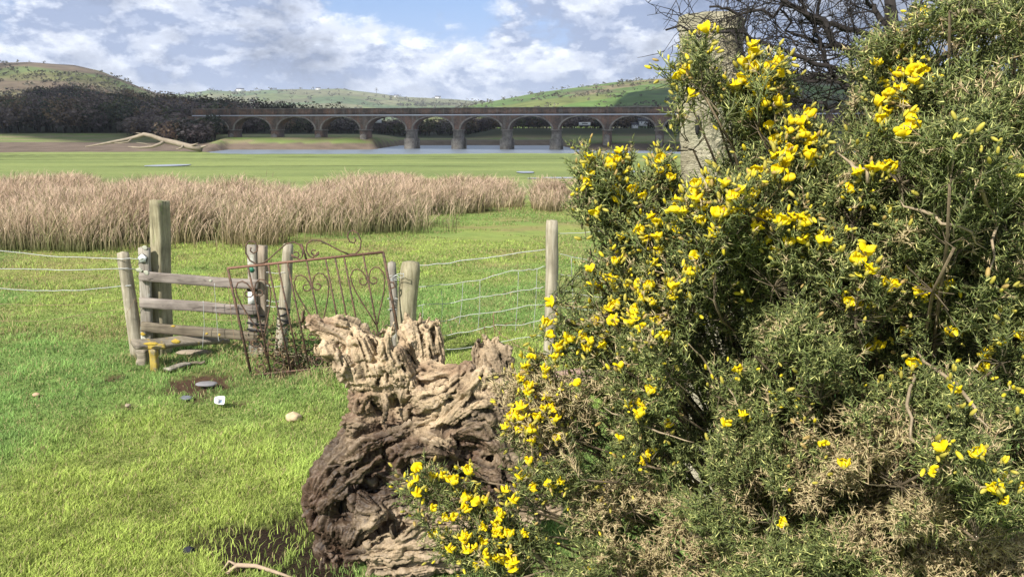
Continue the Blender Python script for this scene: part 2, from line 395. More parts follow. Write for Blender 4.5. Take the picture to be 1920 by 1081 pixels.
def moorL(PX, T, x_, y_): return np.clip(sm(.25, .5, T+.1*fbm(x_/80, y_/80, 0, 3, 71))*(1-sm(.93, .96, T)*(1-sm(20, 80, PX)))*(1-.75*sm(-.05, .25, fbm(x_/120+3, y_/120, 0, 3, 74)))+.1, 0, 1)
hL = hill('hill', [(-900, 130), (-200, 126), (0, 122), (70, 121), (150, 127), (200, 137), (240, 152), (270, 166), (300, 177), (340, 184), (400, 196), (480, 215), (560, 232)], 620, 1150,
     green, 81, (-900, 560), 160, moorL, 4)
hM = hill('hill', [(200, 176), (290, 176), (350, 180), (400, 172), (450, 175), (520, 172), (590, 171), (640, 169), (700, 176), (760, 184), (800, 186), (850, 188), (900, 192), (960, 197), (1100, 205), (1300, 210)], 1500, 3000,
     [(.13, .17, .075), (.16, .19, .08), (.11, .15, .07), (.19, .19, .10), (.15, .15, .08)], 82, (150, 1300), 420, None, 8)
def moorR(PX, T, x_, y_): return .75*sm(.05, .4, fbm(x_/110+4, y_/110, 0, 3, 72)-.25*sm(.6, 0, T))
hR = hill('hill', [(800, 212), (860, 204), (930, 191), (1000, 178), (1060, 170), (1130, 161), (1200, 154), (1260, 150), (1400, 144), (1700, 138), (2100, 140), (2800, 150)], 650, 1500,
     green, 83, (780, 2800), 330, moorR, 5, 520, 130)
# ------------------------------------------------------------------ clump foliage for far woods, hedges
def crowns(P, rad, hgt, cols, nf, fs, rnd, flat=1.):
    """many small faces through each crown's volume. P base centres"""
    n = len(P); tot = int(n*nf); i = np.repeat(np.arange(n), nf)
    d = unit(rnd.normal(size=(tot, 3))); d[:, 2] = d[:, 2]*.9; r = rnd.rand(tot)**.45
    lump = 1+.3*vn(d[:, 0]*2.2+i*3.1, d[:, 1]*2.2, d[:, 2]*2.2, 5)
    c = P[i]+np.stack([d[:, 0]*r*rad[i]*lump, d[:, 1]*r*rad[i]*lump, hgt[i]*.58+d[:, 2]*r*hgt[i]*.42*lump], -1)
    u = unit(rnd.normal(size=(tot, 3))); u[:, 2] *= .6; vv = unit(np.cross(u, rnd.normal(size=(tot, 3))))
    s = (fs*(0.5+rnd.rand(tot)))[:, None]
    col = cols[i]*(.75+.5*rnd.rand(tot))[:, None]
    return quads(c, u*s, vv*s*.55*flat, col)
def merge(L):
    V = []; F = []; C = []; k = 0
    for v_, f_, c_ in L: V.append(v_); F.append(f_+k); C.append(c_); k += len(v_)
    w_ = {}
    for f_ in F: w_.setdefault(f_.shape[1], []).append(f_)
    return np.concatenate(V), [np.concatenate(q) for q in w_.values()], np.concatenate(C)
def sticks(P0, P1, r0, r1, cols):
    n = len(P0); d = unit(P1-P0); a = unit(np.cross(d, np.array([.31, .77, .55]))); b = np.cross(d, a); V = []
    for P, r in ((P0, r0), (P1, r1)):
        r = np.asarray(r)[:, None] if np.ndim(r) else r
        for k in range(3): g = k*2.0944; V.append(P+(a*math.cos(g)+b*math.sin(g))*r)
    V = np.stack(V, 1).reshape(-1, 3); o = np.arange(n)[:, None]*6
    F = np.concatenate([o+np.array([[k, (k+1) % 3, 3+(k+1) % 3, 3+k]]) for k in range(3)])
    return V, F, np.repeat(cols, 6, axis=0)
mat_fol = m_attr('bare_twigs', .95, .1, .1)
rw = np.random.RandomState(11)
# wood on the left hillside
def wood(name, label, n, pxlo, pxhi, ylo, yhi, hlo, hhi, nf, fs, pal, seed, radk=.5, keep=None):
    r = np.random.RandomState(seed); Yv = ylo*(yhi/ylo)**r.rand(n); P_ = r.uniform(pxlo, pxhi, n); Xv = (P_-960)/1530*Yv
    if keep is not None: k = keep(P_, Yv); P_, Yv, Xv = P_[k], Yv[k], Xv[k]; n = len(Xv)
    Zv = hz(Xv, Yv, False)-.2; H = r.uniform(hlo, hhi, n)*(1+.3*fbm(Xv/30, Yv/30, 0, 2, seed)); P = np.stack([Xv, Yv, Zv], -1)
    pal = np.array(pal); cc = pal[np.minimum((r.rand(n)**1.3*len(pal)).astype(int), len(pal)-1)]*(.8+.4*r.rand(n))[:, None]
    L = [crowns(P, H*radk*(.8+.5*r.rand(n)), H, cc, nf, fs, r)]
    top = P+np.stack([r.normal(size=n)*.6, r.normal(size=n)*.6, H*.75], -1)
    L.append(sticks(P, top, H*.028, H*.01, np.tile([[.07, .06, .05]], (n, 1))))
    q = np.repeat(np.arange(n), 10); st = P[q]+(top-P)[q]*r.uniform(.25, .9, len(q))[:, None]; dd = r.normal(size=(len(q), 3)); dd[:, 2] = abs(dd[:, 2])+.3
    L.append(sticks(st, st+unit(dd)*(H[q]*.38)[:, None], H[q]*.010, H[q]*.003, np.tile([[.10, .085, .07]], (len(q), 1))))
    V, F, C = merge(L)
    return tag(mk(name, V, F, mat_fol, None, C), label, 'woodland', kind='stuff')
pw = [(.19, .155, .15), (.22, .175, .16), (.165, .145, .135), (.135, .145, .085), (.26, .19, .13), (.085, .095, .075)]
wood('woodland', 'dark bare winter wood covering the hillside left of the viaduct', 760, -330, 470, 243, 520, 6.5, 12, 300, .42, pw, 91,
     keep=lambda P_, Yv: ~((P_ < 62) & (Yv > 380)) & ~((P_ > 330) & (Yv > 420)))
wood('woodland', 'low scrub and bare trees on the far river bank behind the arches', 900, 380, 1700, 262, 340, 3.6, 6.0, 170, .34, [tuple(.8*b for b in a) for a in pw], 92, .65)
wood('woodland', 'dark bushy tree line rising just above the left end of the viaduct', 70, 375, 650, 330, 380, 9.5, 12.5, 260, .42, [(.05, .055, .035), (.07, .06, .045)], 93, .55,
     keep=lambda P_, Yv: (P_ < 560) | (rw.rand(len(P_)) < .35))
L = []
for P, hh in HEDGE:
    if len(P) > 5200: P = P[rw.permutation(len(P))[:5200]]
    n_ = len(P); H = hh*(.5+rw.rand(n_)); L.append(crowns(P, H*.8, H, np.tile([[.12, .115, .075]], (n_, 1))*(.6+.8*rw.rand(n_))[:, None], 9, hh*.26, rw))
V, F, C = merge(L)
tag(mk('hedgerow', V, F, mat_fol, None, C), 'dark hedges and small trees along the field edges on the far hills', 'hedge', kind='stuff')
# single bare trees one can tell apart on the ridge
def bare_tree(p, H, seed, label, col=(.10, .085, .065), nf=420, radk=.42, group='bare trees on the skyline'):
    r = np.random.RandomState(seed); t = thing('bare_tree', label, 'tree', p, group); p = np.asarray(p, float)
    L = []; top = p+np.array([r.normal()*.3, 0, H*.5]); L.append(sticks(p[None]-[0, 0, .5], top[None], np.array([H*.035]), np.array([H*.02]), np.array([col])))
    ends = []
    for k in range(12):
        d = unit(np.array([r.normal(), r.normal()*.8, .9+r.rand()])); e = top+d*H*r.uniform(.25, .5); L.append(sticks((top-[0, 0, H*.15*r.rand()])[None], e[None], np.array([H*.014]), np.array([H*.004]), np.array([col]))); ends.append(e)
    V, F, C = merge(L); mk('trunk', V, F, mat_fol, t, C)
    q = crowns(np.array([p]), np.array([H*radk]), np.array([H]), np.array([col]), nf, H*.02, r, .35)
    mk('crown', q[0], q[1], mat_fol, t, q[2])
for px_, Yv, H, lab in [(88, 470, 11, 'wide bare tree standing alone on the ridge above the left wood'), (158, 500, 11, 'slim bare tree on the ridge right of the rounded dark tree'),
                        (126, 440, 12, 'large rounded dark tree, tallest on the ridge of the left wood'), (283, 520, 8, 'small bare tree at the foot of the brown hill slope'), (22, 500, 8, 'low bare tree at the far left of the ridge'), (60, 505, 8, 'bare tree beside the dark green field on the ridge')]:
    Xv = (px_-960)/1530*Yv; bare_tree((Xv, Yv, float(hz(Xv, Yv, False))-.3), H, px_, lab, (.06, .055, .04) if px_ == 126 else (.11, .09, .065), 1500 if px_ == 126 else 500)
for px_, Yv, H, lab in [(708, 2900, 22, 'round tree on the crest of the farthest hill, above the middle of the viaduct')]:
    p = hM(px_, .97); bare_tree(p, H, 5, lab, (.07, .07, .045), 600)
# ------------------------------------------------------------------ farm houses far off
m_wh = m_plain('white_render', (.78, .77, .74), .8, 2, .05); m_sl = m_plain('slate', (.10, .10, .12), .7, 2, .2); m_dk = m_plain('dark_opening', (.03, .03, .035), .4, 2, .1)
def house(p, w_, d_, h_, rz, label, name='farmhouse', cat='house', group=None, roofm=None):
    t = thing(name, label, cat, p, group); p = np.asarray(p, float); m = Matrix.Rotation(rz, 3, 'Z')
    b_ = MB(); b_.box(p+[0, 0, h_/2-.3], (w_/2, d_/2, h_/2+.3), rz); b_.build('wall', m_wh, t)
    V = np.array([(-w_/2-.3, -d_/2-.3, h_), (w_/2+.3, -d_/2-.3, h_), (w_/2+.3, d_/2+.3, h_), (-w_/2-.3, d_/2+.3, h_), (-w_/2-.3, 0, h_+d_*.42), (w_/2+.3, 0, h_+d_*.42)])@np.array(m).T+p
    MB().add(V, [(0, 1, 5, 4), (2, 3, 4, 5), (1, 2, 5), (3, 0, 4), (0, 3, 2, 1)]).build('roof', roofm or m_sl, t)
    for k in range(2):
        c_ = np.array(m)@np.array([(-.25+.5*k)*w_, -d_/2-.02, h_*.55])+p; MB().box(c_, (w_*.07, .05, h_*.14), rz).build('window', m_dk, t)
house(hM(455, .93), 26, 10, 7, .2, 'long white farmhouse on the far hill left of centre', group=None)
house(hM(600, .86), 16, 8, 5, -.1, 'small white farm on the pale fields of the far hill', group=None)
house(hM(822, .9), 20, 9, 6, .1, 'white house near the right end of the far hill, just before the valley gap')
house(hM(745, .8), 14, 8, 5, .3, 'tiny white cottage low on the far hill above the viaduct')
for px_, py_, w_, lab in [(1205, 229, 2.6, 'white house seen through the arch nearest the stone gatepost'), (1190, 234, 1.7, 'smaller white house beside the one seen through the right-hand arch'), (708, 223, 2.4, 'pale blue-white cottage seen through an arch left of centre')]:
    p = at(px_, py_+4, 262); p[2] = max(p[2], float(hz(p[0], p[1])));
    house(p, w_, 2, w_*.4, .1, lab, 'cottage')
t = thing('caravan', 'long white caravan parked beyond the river, seen through an arch', 'caravan', at(1095, 237, 258))
p = at(1096, 237, 258); p[2] = max(p[2], float(hz(p[0], p[1])))
MB().box(p+[0, 0, .75], (1.75, .9, .5)).build('body', m_wh, t); MB().box(p+[0, -.91, .9], (.9, .02, .15)).build('window', m_dk, t)
for s_ in (-1, 1): MB().tube([p+[s_*1.0, -.8, .25], p+[s_*1.0, .8, .25]], .25, 10).build('wheel', m_dk, t)
# pale dead trunk leaning at the wood's edge
t = thing('dead_tree', 'pale leaning dead trunk at the edge of the dark wood', 'tree', G(332, 250))
p0 = at(331, 250, 246); MB().tube([p0-[0, 0, .6], at(336, 238, 246), at(342, 224, 246)], [.28, .22, .12], 6).tube([at(337, 235, 246), at(346, 229, 246)], [.12, .05], 5).build('trunk', m_plain('dead_wood', (.30, .28, .25), .9, 3, .2), t)
# ------------------------------------------------------------------ viaduct
Y0 = 193.; kA, kB, kC = -.39879, .05617, -.01178
def VP(k): return np.array([(kA+kB*k)*Y0*cP**0*.9805, Y0*(1+kC*k)])   # plan position of pier k
dv = VP(8)-VP(7); dv = dv/np.linalg.norm(dv); nv = np.array([dv[1], -dv[0]])  # nv points to the camera side
n = NT('viaduct_brick'); v = n.coord(); f = n.noise(v, .35, 5, .6); g = n.noise(v, 3, 4, .7)
br_ = n.n('ShaderNodeTexBrick', {'Vector': n.mapv(v, (1, 1, 1)), 'Scale': 1.6, 'Color1': (.27, .165, .12, 1), 'Color2': (.235, .15, .115, 1), 'Mortar': (.20, .15, .12, 1)}).outputs[0]
c = n.mixc(n.ramp(f, [(.42, 0.), (.58, .85)]), br_, (.105, .09, .08)); st_ = n.noise(n.mapv(v, (1.2, 1.2, .12)), 1., 5, .6); c = n.mixc(n.ramp(st_, [(.5, 0.), (.68, .6)]), c, (.24, .22, .19)); c = n.mixc(1., c, n.ramp(g, [(.3, .7), (.7, 1.2)]), 'MULTIPLY')
m_brick = n.bsdf(c, .9, None, .2)
n = NT('viaduct_stone'); v = n.coord(); f = n.noise(v, 1.1, 5, .7); m_stone = n.bsdf(n.mixc(n.ramp(f, [(.35, 0.), (.65, 1.)]), (.16, .14, .12), (.34, .31, .27)), .9, None, .2)
m_band = m_plain('grey_steel_pipe', (.62, .64, .70), .5, 1, .08)
vt = thing('viaduct', 'long red-brick railway viaduct of round arches crossing the river', 'viaduct', (VP(6)[0], VP(6)[1], -2.5))
ZD, ZS, ZC, WH = 4.75, 1.55, 4.42, 1.6          # deck, springing, crown, half width
hp = .86
def P3(s_, off, z): return np.array([s_[0]+nv[0]*off, s_[1]+nv[1]*off, z])
K0, K1 = 0, 14
for k in range(K0, K1):
    a_, b_ = VP(k), VP(k+1); L_ = np.linalg.norm(b_-a_); hs = L_/2-hp; N = 20
    mb = MB(); ring = MB()
    prof = []
    for i in range(N+1):
        th_ = math.pi*(1-i/N); xx = L_/2+hs*math.cos(th_); zz_ = ZS+(ZC-ZS)*math.sin(th_)**.92; prof.append((xx, zz_))
    pts = [(0, ZS)]+prof+[(L_, ZS)]
    for side in (1, -1):
        V = []; F = []
        for i, (xx, zz_) in enumerate(pts):
            q = a_+dv*xx; V += [P3(q, side*WH, zz_), P3(q, side*WH, ZD)]
        for i in range(len(pts)-1): F.append((2*i, 2*i+2, 2*i+3, 2*i+1) if side > 0 else (2*i+1, 2*i+3, 2*i+2, 2*i))
        mb.add(V, F)
        V = []; F = []
        for i in range(N+1):
            th_ = math.pi*(1-i/N); xx, zz_ = prof[i]; q = a_+dv*xx; q2 = a_+dv*(L_/2+(hs+.42)*math.cos(th_)); z2 = ZS+(ZC+.26-ZS)*math.sin(th_)**.92
            V += [P3(q, side*(WH+.09), zz_), P3(q2, side*(WH+.09), z2), P3(q, side*(WH-.05), zz_-.0), P3(q2, side*(WH-.0), z2)]
        for i in range(N):
            o_ = 4*i; F += [(o_, o_+4, o_+5, o_+1), (o_+2, o_+6, o_+4, o_), (o_+1, o_+5, o_+7, o_+3)]
        ring.add(V, F)
    V = []; F = []
    for xx, zz_ in prof: q = a_+dv*xx; V += [P3(q, WH, zz_), P3(q, -WH, zz_)]
    for i in range(N): F.append((2*i, 2*i+1, 2*i+3, 2*i+2))
    mb.add(V, F); mb.build('arch', m_brick, vt); ring.build('arch_ring', m_stone, vt)
rzv = math.atan2(dv[1], dv[0])
for k in range(K0, K1+1):
    q = VP(k); p_ = pxh(q[0], q[1]); zb = float(hz(q[0], q[1], False)); inw = zb < -1.9
    zb = min(zb, -.3)-1.0
    mb = MB(); ww = hp*(1.0 if not inw else 1.12)
    mb.box((q[0], q[1], (ZS+zb)/2), (ww, WH+.02, (ZS-zb)/2), rzv, taper=hp/ww*.985)
    pr = mb.build('pier', m_brick if not inw else m_stone, vt)
    zt = ZS-1.9 if inw else ZS-1.2
    for s_ in (1, -1):
        cw = MB()                                              # cutwater / buttress in front of the pier
        V = []
        for z in (zb, zt):
            e = ww*1.25 if inw else ww*.8
            for aa, oo in ((-e, WH-.1), (e, WH-.1), (e, WH+.35), (0, WH+(1.5 if inw else .5)), (-e, WH+.35)):
                u_ = q+dv*aa*1.0; V.append(P3(u_, s_*oo, z))
        V.append(P3(q, s_*(WH+.05), zt+.5))
        cw.add(V, [(0, 1, 6, 5), (1, 2, 7, 6), (2, 3, 8, 7), (3, 4, 9, 8), (4, 0, 5, 9), (5, 6, 10), (6, 7, 10), (7, 8, 10), (8, 9, 10), (9, 5, 10)])
        cw.build('cutwater', m_stone, vt)
    MB().box((q[0], q[1], ZS-.0), (hp+.16, WH+.16, .13), rzv).build('impost', m_stone, vt)
def rail(o0, o1, z0_, z1_, k0=K0+.12, k1=K1+3, mb=None):
    mb = mb or MB(); a_, b_ = VP(7)+dv*(k0-7)*10.87, VP(7)+dv*(k1-7)*10.87; V = [P3(s_, o, z) for s_ in (a_, b_) for o in (o0, o1) for z in (z0_, z1_)]
    return mb.add(V, [(0, 4, 5, 1), (2, 3, 7, 6), (1, 5, 7, 3), (0, 2, 6, 4), (0, 1, 3, 2), (4, 6, 7, 5)])
mb = rail(WH+.12, WH-.35, ZD+.18, 6.2); rail(-WH+.35, -WH-.12, ZD+.18, 6.2, mb=mb); mb.build('parapet', m_brick, vt)
mb = rail(WH+.22, WH-.45, 6.2, 6.34); rail(-WH+.45, -WH-.22, 6.2, 6.34, mb=mb); mb.build('coping', m_stone, vt)
rail(WH+.0, -WH-.0, ZD-.0, ZD+.3).build('deck', m_stone, vt)
mb = MB(); a_, b_ = VP(7)+dv*(K0+.12-7)*10.87, VP(7)+dv*(K1+3-7)*10.87; mb.tube([P3(a_, WH+.32, ZD+.02), P3(b_, WH+.32, ZD+.02)], .13, 8).build('pipe', m_band, vt)
for k in range(K0+1, K1+1): q = VP(k); MB().box(tuple(P3(q, WH+.16, 5.5)), (.35, .06, .85), rzv).build('pilaster', m_brick, vt)
a_ = VP(K0)+dv*.9; MB().box((a_[0], a_[1], 1.3), (.55, WH-.01, 3.44), rzv).build('abutment', m_brick, vt)
# ------------------------------------------------------------------ fallen tree on the marsh
n = NT('bleached_trunk'); v = n.coord(); f = n.noise(v, 2, 5); m_bl = n.bsdf(n.mixc(f, (.17, .135, .10), (.40, .34, .265)), .9, None, .2)
YD = 103.; t = thing('fallen_tree', 'huge pale driftwood tree lying on the far edge of the marsh', 'driftwood', at(270, 281, YD))
def D_(l): return [at(a_, b_, YD+c_) for a_, b_, c_ in l]
mb = MB(); mb.tube(D_([(378, 279, 0), (355, 275, 0), (330, 268, .5), (303, 262, 1), (285, 255, 1), (270, 252, 1), (255, 257, 1), (235, 262, .5), (212, 266, 0), (190, 270, 0), (160, 275, 0)]), [.42, .36, .34, .30, .27, .26, .24, .20, .17, .12, .05], 8)
mb.build('trunk', m_bl, t, True)
for l, r_ in [([(310, 264, 1), (300, 270, 0), (285, 275, 0), (262, 277, 0), (240, 275, 0)], [.2, .2, .16, .12, .05]), ([(250, 258, 1), (240, 266, 0), (225, 268, 0), (200, 269, 0)], [.1, .1, .08, .03]), ([(270, 253, 1), (262, 250, 1), (254, 249, 1)], [.12, .07, .02]),
              ([(355, 275, 0), (365, 271, -.4), (372, 268, -.4)], [.2, .12, .03]), ([(372, 278, 0), (384, 274, -.3), (390, 273, -.3)], [.25, .12, .03]), ([(345, 272, 0), (340, 277, -.5), (330, 280, -.5)], [.15, .12, .04]), ([(290, 274, 0), (270, 269, 0), (255, 267, 0)], [.09, .06, .02])]:
    MB().tube(D_(l), r_, 6).build('branch', m_bl, t, True)
# ------------------------------------------------------------------ unseen clouds added overhead, outlined to shade the wood, viaduct and right hill
n = NT('cloud_white'); m_cl = n.bsdf((.9, .9, .9), 1., None, 0.)
def shade_cloud(poly, hgt, seed):
    k = 90; P = []
    poly = np.array(poly, float); n_ = len(poly)
    for i in range(n_):
        for j in range(14): q = poly[i]+(poly[(i+1) % n_]-poly[i])*j/14; P.append(q)
    P = np.array(P); P = P+np.stack([3*fbm(P[:, 0]/9, P[:, 1]/9, 0, 3, seed), 3*fbm(P[:, 0]/9+9, P[:, 1]/9, 0, 3, seed+1)], -1)
    off = to_sun[:2]/to_sun[2]*hgt; c_ = P.mean(0); V = []; m = len(P); rings = [(0, 1.), (10, 1.), (40, .93), (80, .75), (100, .4)]
    for dz, s_ in rings: q = c_+(P-c_)*s_; V.append(np.stack([q[:, 0]+off[0]*(1+dz/hgt), q[:, 1]+off[1]*(1+dz/hgt), np.full(m, hgt+dz)+(12*fbm(q[:, 0]/25, q[:, 1]/25, 0, 3, seed+5) if dz > 20 else 0)], -1))
    V = np.concatenate(V); F = []
    for r_ in range(len(rings)-1):
        for i in range(m): F.append((r_*m+i, r_*m+(i+1) % m, (r_+1)*m+(i+1) % m, (r_+1)*m+i))
    F += [tuple(range(m-1, -1, -1)), tuple((len(rings)-1)*m+i for i in range(m))]
    tag(mk('cloud', V, F, m_cl, None, None, True), kind='structure')
shade_cloud([(-420, 236), (-150, 236), (-125, 206), (-96, 183), (-66, 179), (-64, 184), (-36, 181), (-20, 176), (20, 164), (40, 150), (90, 140), (330, 120), (480, 430), (220, 430), (60, 560), (-520, 600)], 420, 3)
HZ = bpy.data.materials.new('haze_air'); HZ.use_nodes = True; ht_ = HZ.node_tree; ht_.nodes.clear(); ho_ = ht_.nodes.new('ShaderNodeOutputMaterial'); hv_ = ht_.nodes.new('ShaderNodeVolumePrincipled')
hv_.inputs['Color'].default_value = (.80, .88, 1., 1); hv_.inputs['Density'].default_value = .00011; hv_.inputs['Anisotropy'].default_value = .0
ht_.links.new(hv_.outputs[0], ho_.inputs['Volume'])
MB().box((0, 2500, 146), (9600, 11800, 154)).build('haze', HZ)['kind'] = 'stuff'
shade_cloud([(85, 720), (130, 640), (900, 640), (1000, 1270), (360, 1270), (190, 1150), (130, 950)], 560, 8)
# tree belt that closes the left end of the viaduct
wood('woodland', 'dark bare trees crowding round the left end of the viaduct', 230, 235, 402, 183, 236, 4.8, 6.6, 420, .30, pw, 95, .5, keep=lambda P_, Yv: ((Yv > 186+(402-P_)*.22)) | ((P_ > 312) & (P_ < 392) & (Yv < 192)))
SC['haze'] = 0
# ------------------------------------------------------------------ near meadow grass blades
mat_gr = m_attr('grass_blades', .75, .3, .25)
rg = np.random.RandomState(21)
def blades(P, H, W, lean, yaw, col, tipc=None, n3=False):
    """3-triangle bent blades"""
    n = len(P); s = np.stack([np.cos(yaw), np.sin(yaw), 0*yaw], -1); up = np.array([0, 0, 1.])
    m = P+up*(H*.5)[:, None]+lean*(H*.28)[:, None]; t = P+up*(H*.92)[:, None]+lean*H[:, None]
    w_ = (W/2)[:, None]
    V = np.stack([P-s*w_-up*.01, P+s*w_-up*.01, m+s*w_*.75, m-s*w_*.75, t], 1).reshape(-1, 3); o = np.arange(n)[:, None]*5
    F = np.concatenate([o+np.array([[0, 1, 2]]), o+np.array([[0, 2, 3]]), o+np.array([[3, 2, 4]])])
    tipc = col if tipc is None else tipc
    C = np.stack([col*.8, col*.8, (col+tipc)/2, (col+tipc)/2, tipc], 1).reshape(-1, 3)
    return V, F, C
N = 520000
yv = (2.3**-.6+rg.rand(N)*(14.5**-.6-2.3**-.6))**(-1/.6); xv = rg.uniform(-.70, .52, N)*yv+rg.normal(size=N)*.1
k = ~((xv > .12*yv+.35) & (yv < 5)); xv, yv = xv[k], yv[k]
md_ = mudf(xv, yv); k = rg.rand(len(xv)) > md_*.95; xv, yv = xv[k], yv[k]; n_ = len(xv)
P = np.stack([xv, yv, hz(xv, yv)], -1)
tuft = fbm(xv*3.2, yv*3.2, 0, 3, 101); fine = vn(xv*14, yv*14, 0, 102)
H = (.024+.013*tuft+.008*fine+.018*sm(.2, .6, tuft))*(.45+1.1*rg.rand(n_))
# longer rough grass round the stile, posts and gate
rough = np.zeros(n_)
for a_, b_, r_ in [(545, 690, .45), (480, 668, .4), (770, 690, .35), (1035, 672, .25), (250, 672, .25), (600, 700, .4), (330, 680, .3), (430, 660, .35)]:
    g_ = G(a_, b_); rough = np.maximum(rough, 1-sm(.3, 1.2, np.hypot(xv-g_[0], (yv-g_[1]))/r_))
H = H*(1+1.3*rough); W = .0026+.00045*yv
f1 = sm(-.25, .35, fbm(xv*.45, yv*.45, 0, 4, 41))[:, None]; rr_ = rg.rand(n_)[:, None]
f1 = np.clip(f1*.9+.25*sm(5.5, 3.5, yv)[:, None]-.1, 0, 1); col = (np.array([.215, .345, .095])*(1-f1)+np.array([.37, .45, .10])*f1)*(.4+1.1*rr_)*(1+.5*tuft-.25*sm(.0, -.35, fbm(xv*7, yv*7, 0, 2, 107)))[:, None]
dry = (rg.rand(n_) < .10+.25*sm(.1, .5, fbm(xv*.9, yv*1.6, 0, 4, 42))*sm(5, 8, yv)+.3*rough)[:, None]
col = np.where(dry, np.array([.46, .38, .19])*(.6+.7*rr_), col)
ln = rg.normal(size=(n_, 3))*.6; ln[:, 2] = 0; ln[:, 0] += .1
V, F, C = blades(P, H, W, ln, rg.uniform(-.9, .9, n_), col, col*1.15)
tag(mk('grass', V, F, mat_gr, None, C), 'short bright green meadow grass around the stump and stile', 'grass', kind='stuff')
# ------------------------------------------------------------------ rushes
RP = [(-140, 474), (60, 468), (330, 464), (480, 462), (600, 448), (700, 442), (815, 438), (812, 426), (760, 412), (775, 402), (880, 397), (978, 395), (984, 388), (960, 372), (700, 374), (640, 386), (600, 398), (250, 396), (180, 380), (-140, 374)]
RP2 = [(998, 395), (1060, 391), (1110, 390), (1170, 398), (1260, 402), (1400, 400), (1400, 380), (1040, 378), (1010, 386)]
def wpoly(p): return [tuple(G(a, b)[:2]) for a, b in p]
mat_rush = m_attr('rush_stalks', .8, .2, .25)
def rushes(poly, n, label, seed, hm=1.):
    poly = wpoly(poly); r = np.random.RandomState(seed); pa = np.array(poly); lo, hi = pa.min(0), pa.max(0)
    x = r.uniform(lo[0], hi[0], n*3); y = r.uniform(lo[1], hi[1], n*3)
    w1 = .5*fbm(x*.8, y*.8, 0, 3, seed)+.22*r.normal(size=len(x)); w2 = 1.2*fbm(x*.6+9, y*.6, 0, 3, seed+1)+.30*r.normal(size=len(x))
    k = inpoly(x+w1, y+w2, poly); d = fbm(x*1.1, y*1.1, 0, 3, seed+2)
    k &= r.rand(len(x)) < np.clip(.6+2.4*d, .05, 1); x, y, d = x[k][:n], y[k][:n], d[k][:n]; n = len(x)
    P = np.stack([x, y, hz(x, y)], -1)
    big = fbm(x*.35+3, y*.35, 0, 3, seed+3)
    edg = np.clip(-.2+1.6*r.rand(n), 0, 1); H = hm*(.78+.30*big+.60*d-.10*sm(-3, 0, x))*(.40+.7*r.rand(n)**.8); W = .0040+.00024*y
    ln = np.stack([.12+.30*r.normal(size=n)+.10*fbm(x*.5, y*.5, 0, 2, seed+6), .2*r.normal(size=n), 0*x], -1)
    f = r.rand(n)[:, None]; patch = sm(-.3, .4, fbm(x*.4, y*.4, 0, 3, seed+4))[:, None]
    base = np.array([.115, .135, .04])*(1-patch)+np.array([.20, .165, .07])*patch; gr_ = (r.rand(n) < .2+.3*sm(.1, -.3, d))[:, None]; tip = np.where(gr_, np.array([.29, .27, .13]), np.array([.60, .445, .32]))*(.5+.8*f)
    base = base*(.7+.6*f); s = np.zeros((n, 3)); yaw = r.uniform(-.8, .8, n); s[:, 0] = np.cos(yaw); s[:, 1] = np.sin(yaw)
    up = np.array([0, 0, 1.]); L = [0, .35, .72, 1.]; Vs = []; Cs = []
    for i, l in enumerate(L):
        c_ = P+up*(H*l*(1-.10*l*l))[:, None]+ln*(H*l**2.2)[:, None]; w_ = (W*[.6, .6, .55, .1][i])[:, None]
        cc = [base*.8, base*.6+tip*.35, tip*.9, tip*1.12][i]; Vs += [c_-s*w_, c_+s*w_]; Cs += [cc, cc]
    V = np.stack(Vs, 1).reshape(-1, 3); C = np.stack(Cs, 1).reshape(-1, 3); o = np.arange(n)[:, None]*8
    F = np.concatenate([o+np.array([[2*i, 2*i+1, 2*i+3, 2*i+2]]) for i in range(3)])
    # seed tufts: short side spikes near the tip
    q = r.rand(n) < .8; T = (P+up*(H*.84)[:, None]+ln*(H*.75)[:, None])[q]; m_ = len(T)
    V2, F2, C2 = blades(T, H[q]*.16, W[q]*1.1, ln[q]+r.normal(size=(m_, 3))*[.7, .5, 0], r.uniform(-.8, .8, m_), tip[q]*1.0, tip[q]*1.15)
    V, F, C = merge([(V, F, C), (V2, F2, C2)])
    tag(mk('rushes', V, F, mat_rush, None, C), label, 'rushes', kind='stuff')
rushes(RP, 165000, 'wide bed of tan dead rushes beyond the stile', 201, .88)
rushes(RP2, 30000, 'smaller clump of dead rushes left of and behind the gorse', 202, .88)
# scattered tussocks and coarse grass at middle distance
N = 110000; yv = rg.uniform(7.5, 24, N); xv = rg.uniform(-.68, .5, N)*yv; d = fbm(xv*1.3, yv*2.2, 0, 4, 105)
k = d > -.05; xv, yv, d = xv[k], yv[k], d[k]; n_ = len(xv); P = np.stack([xv, yv, hz(xv, yv)], -1); f = rg.rand(n_)[:, None]
col = np.where(rg.rand(n_)[:, None] < .35, np.array([.40, .32, .16]), np.array([.19, .28, .07]))*(.5+.9*f)
ln = rg.normal(size=(n_, 3))*.5; ln[:, 2] = 0
V, F, C = blades(P, .03+.10*np.clip(d, 0, .5)*rg.rand(n_), .004+.0004*yv, ln, rg.uniform(-.8, .8, n_), col)
tag(mk('grass', V, F, mat_gr, None, C), 'coarse uneven grass between the fence and the rushes', 'grass', kind='stuff')
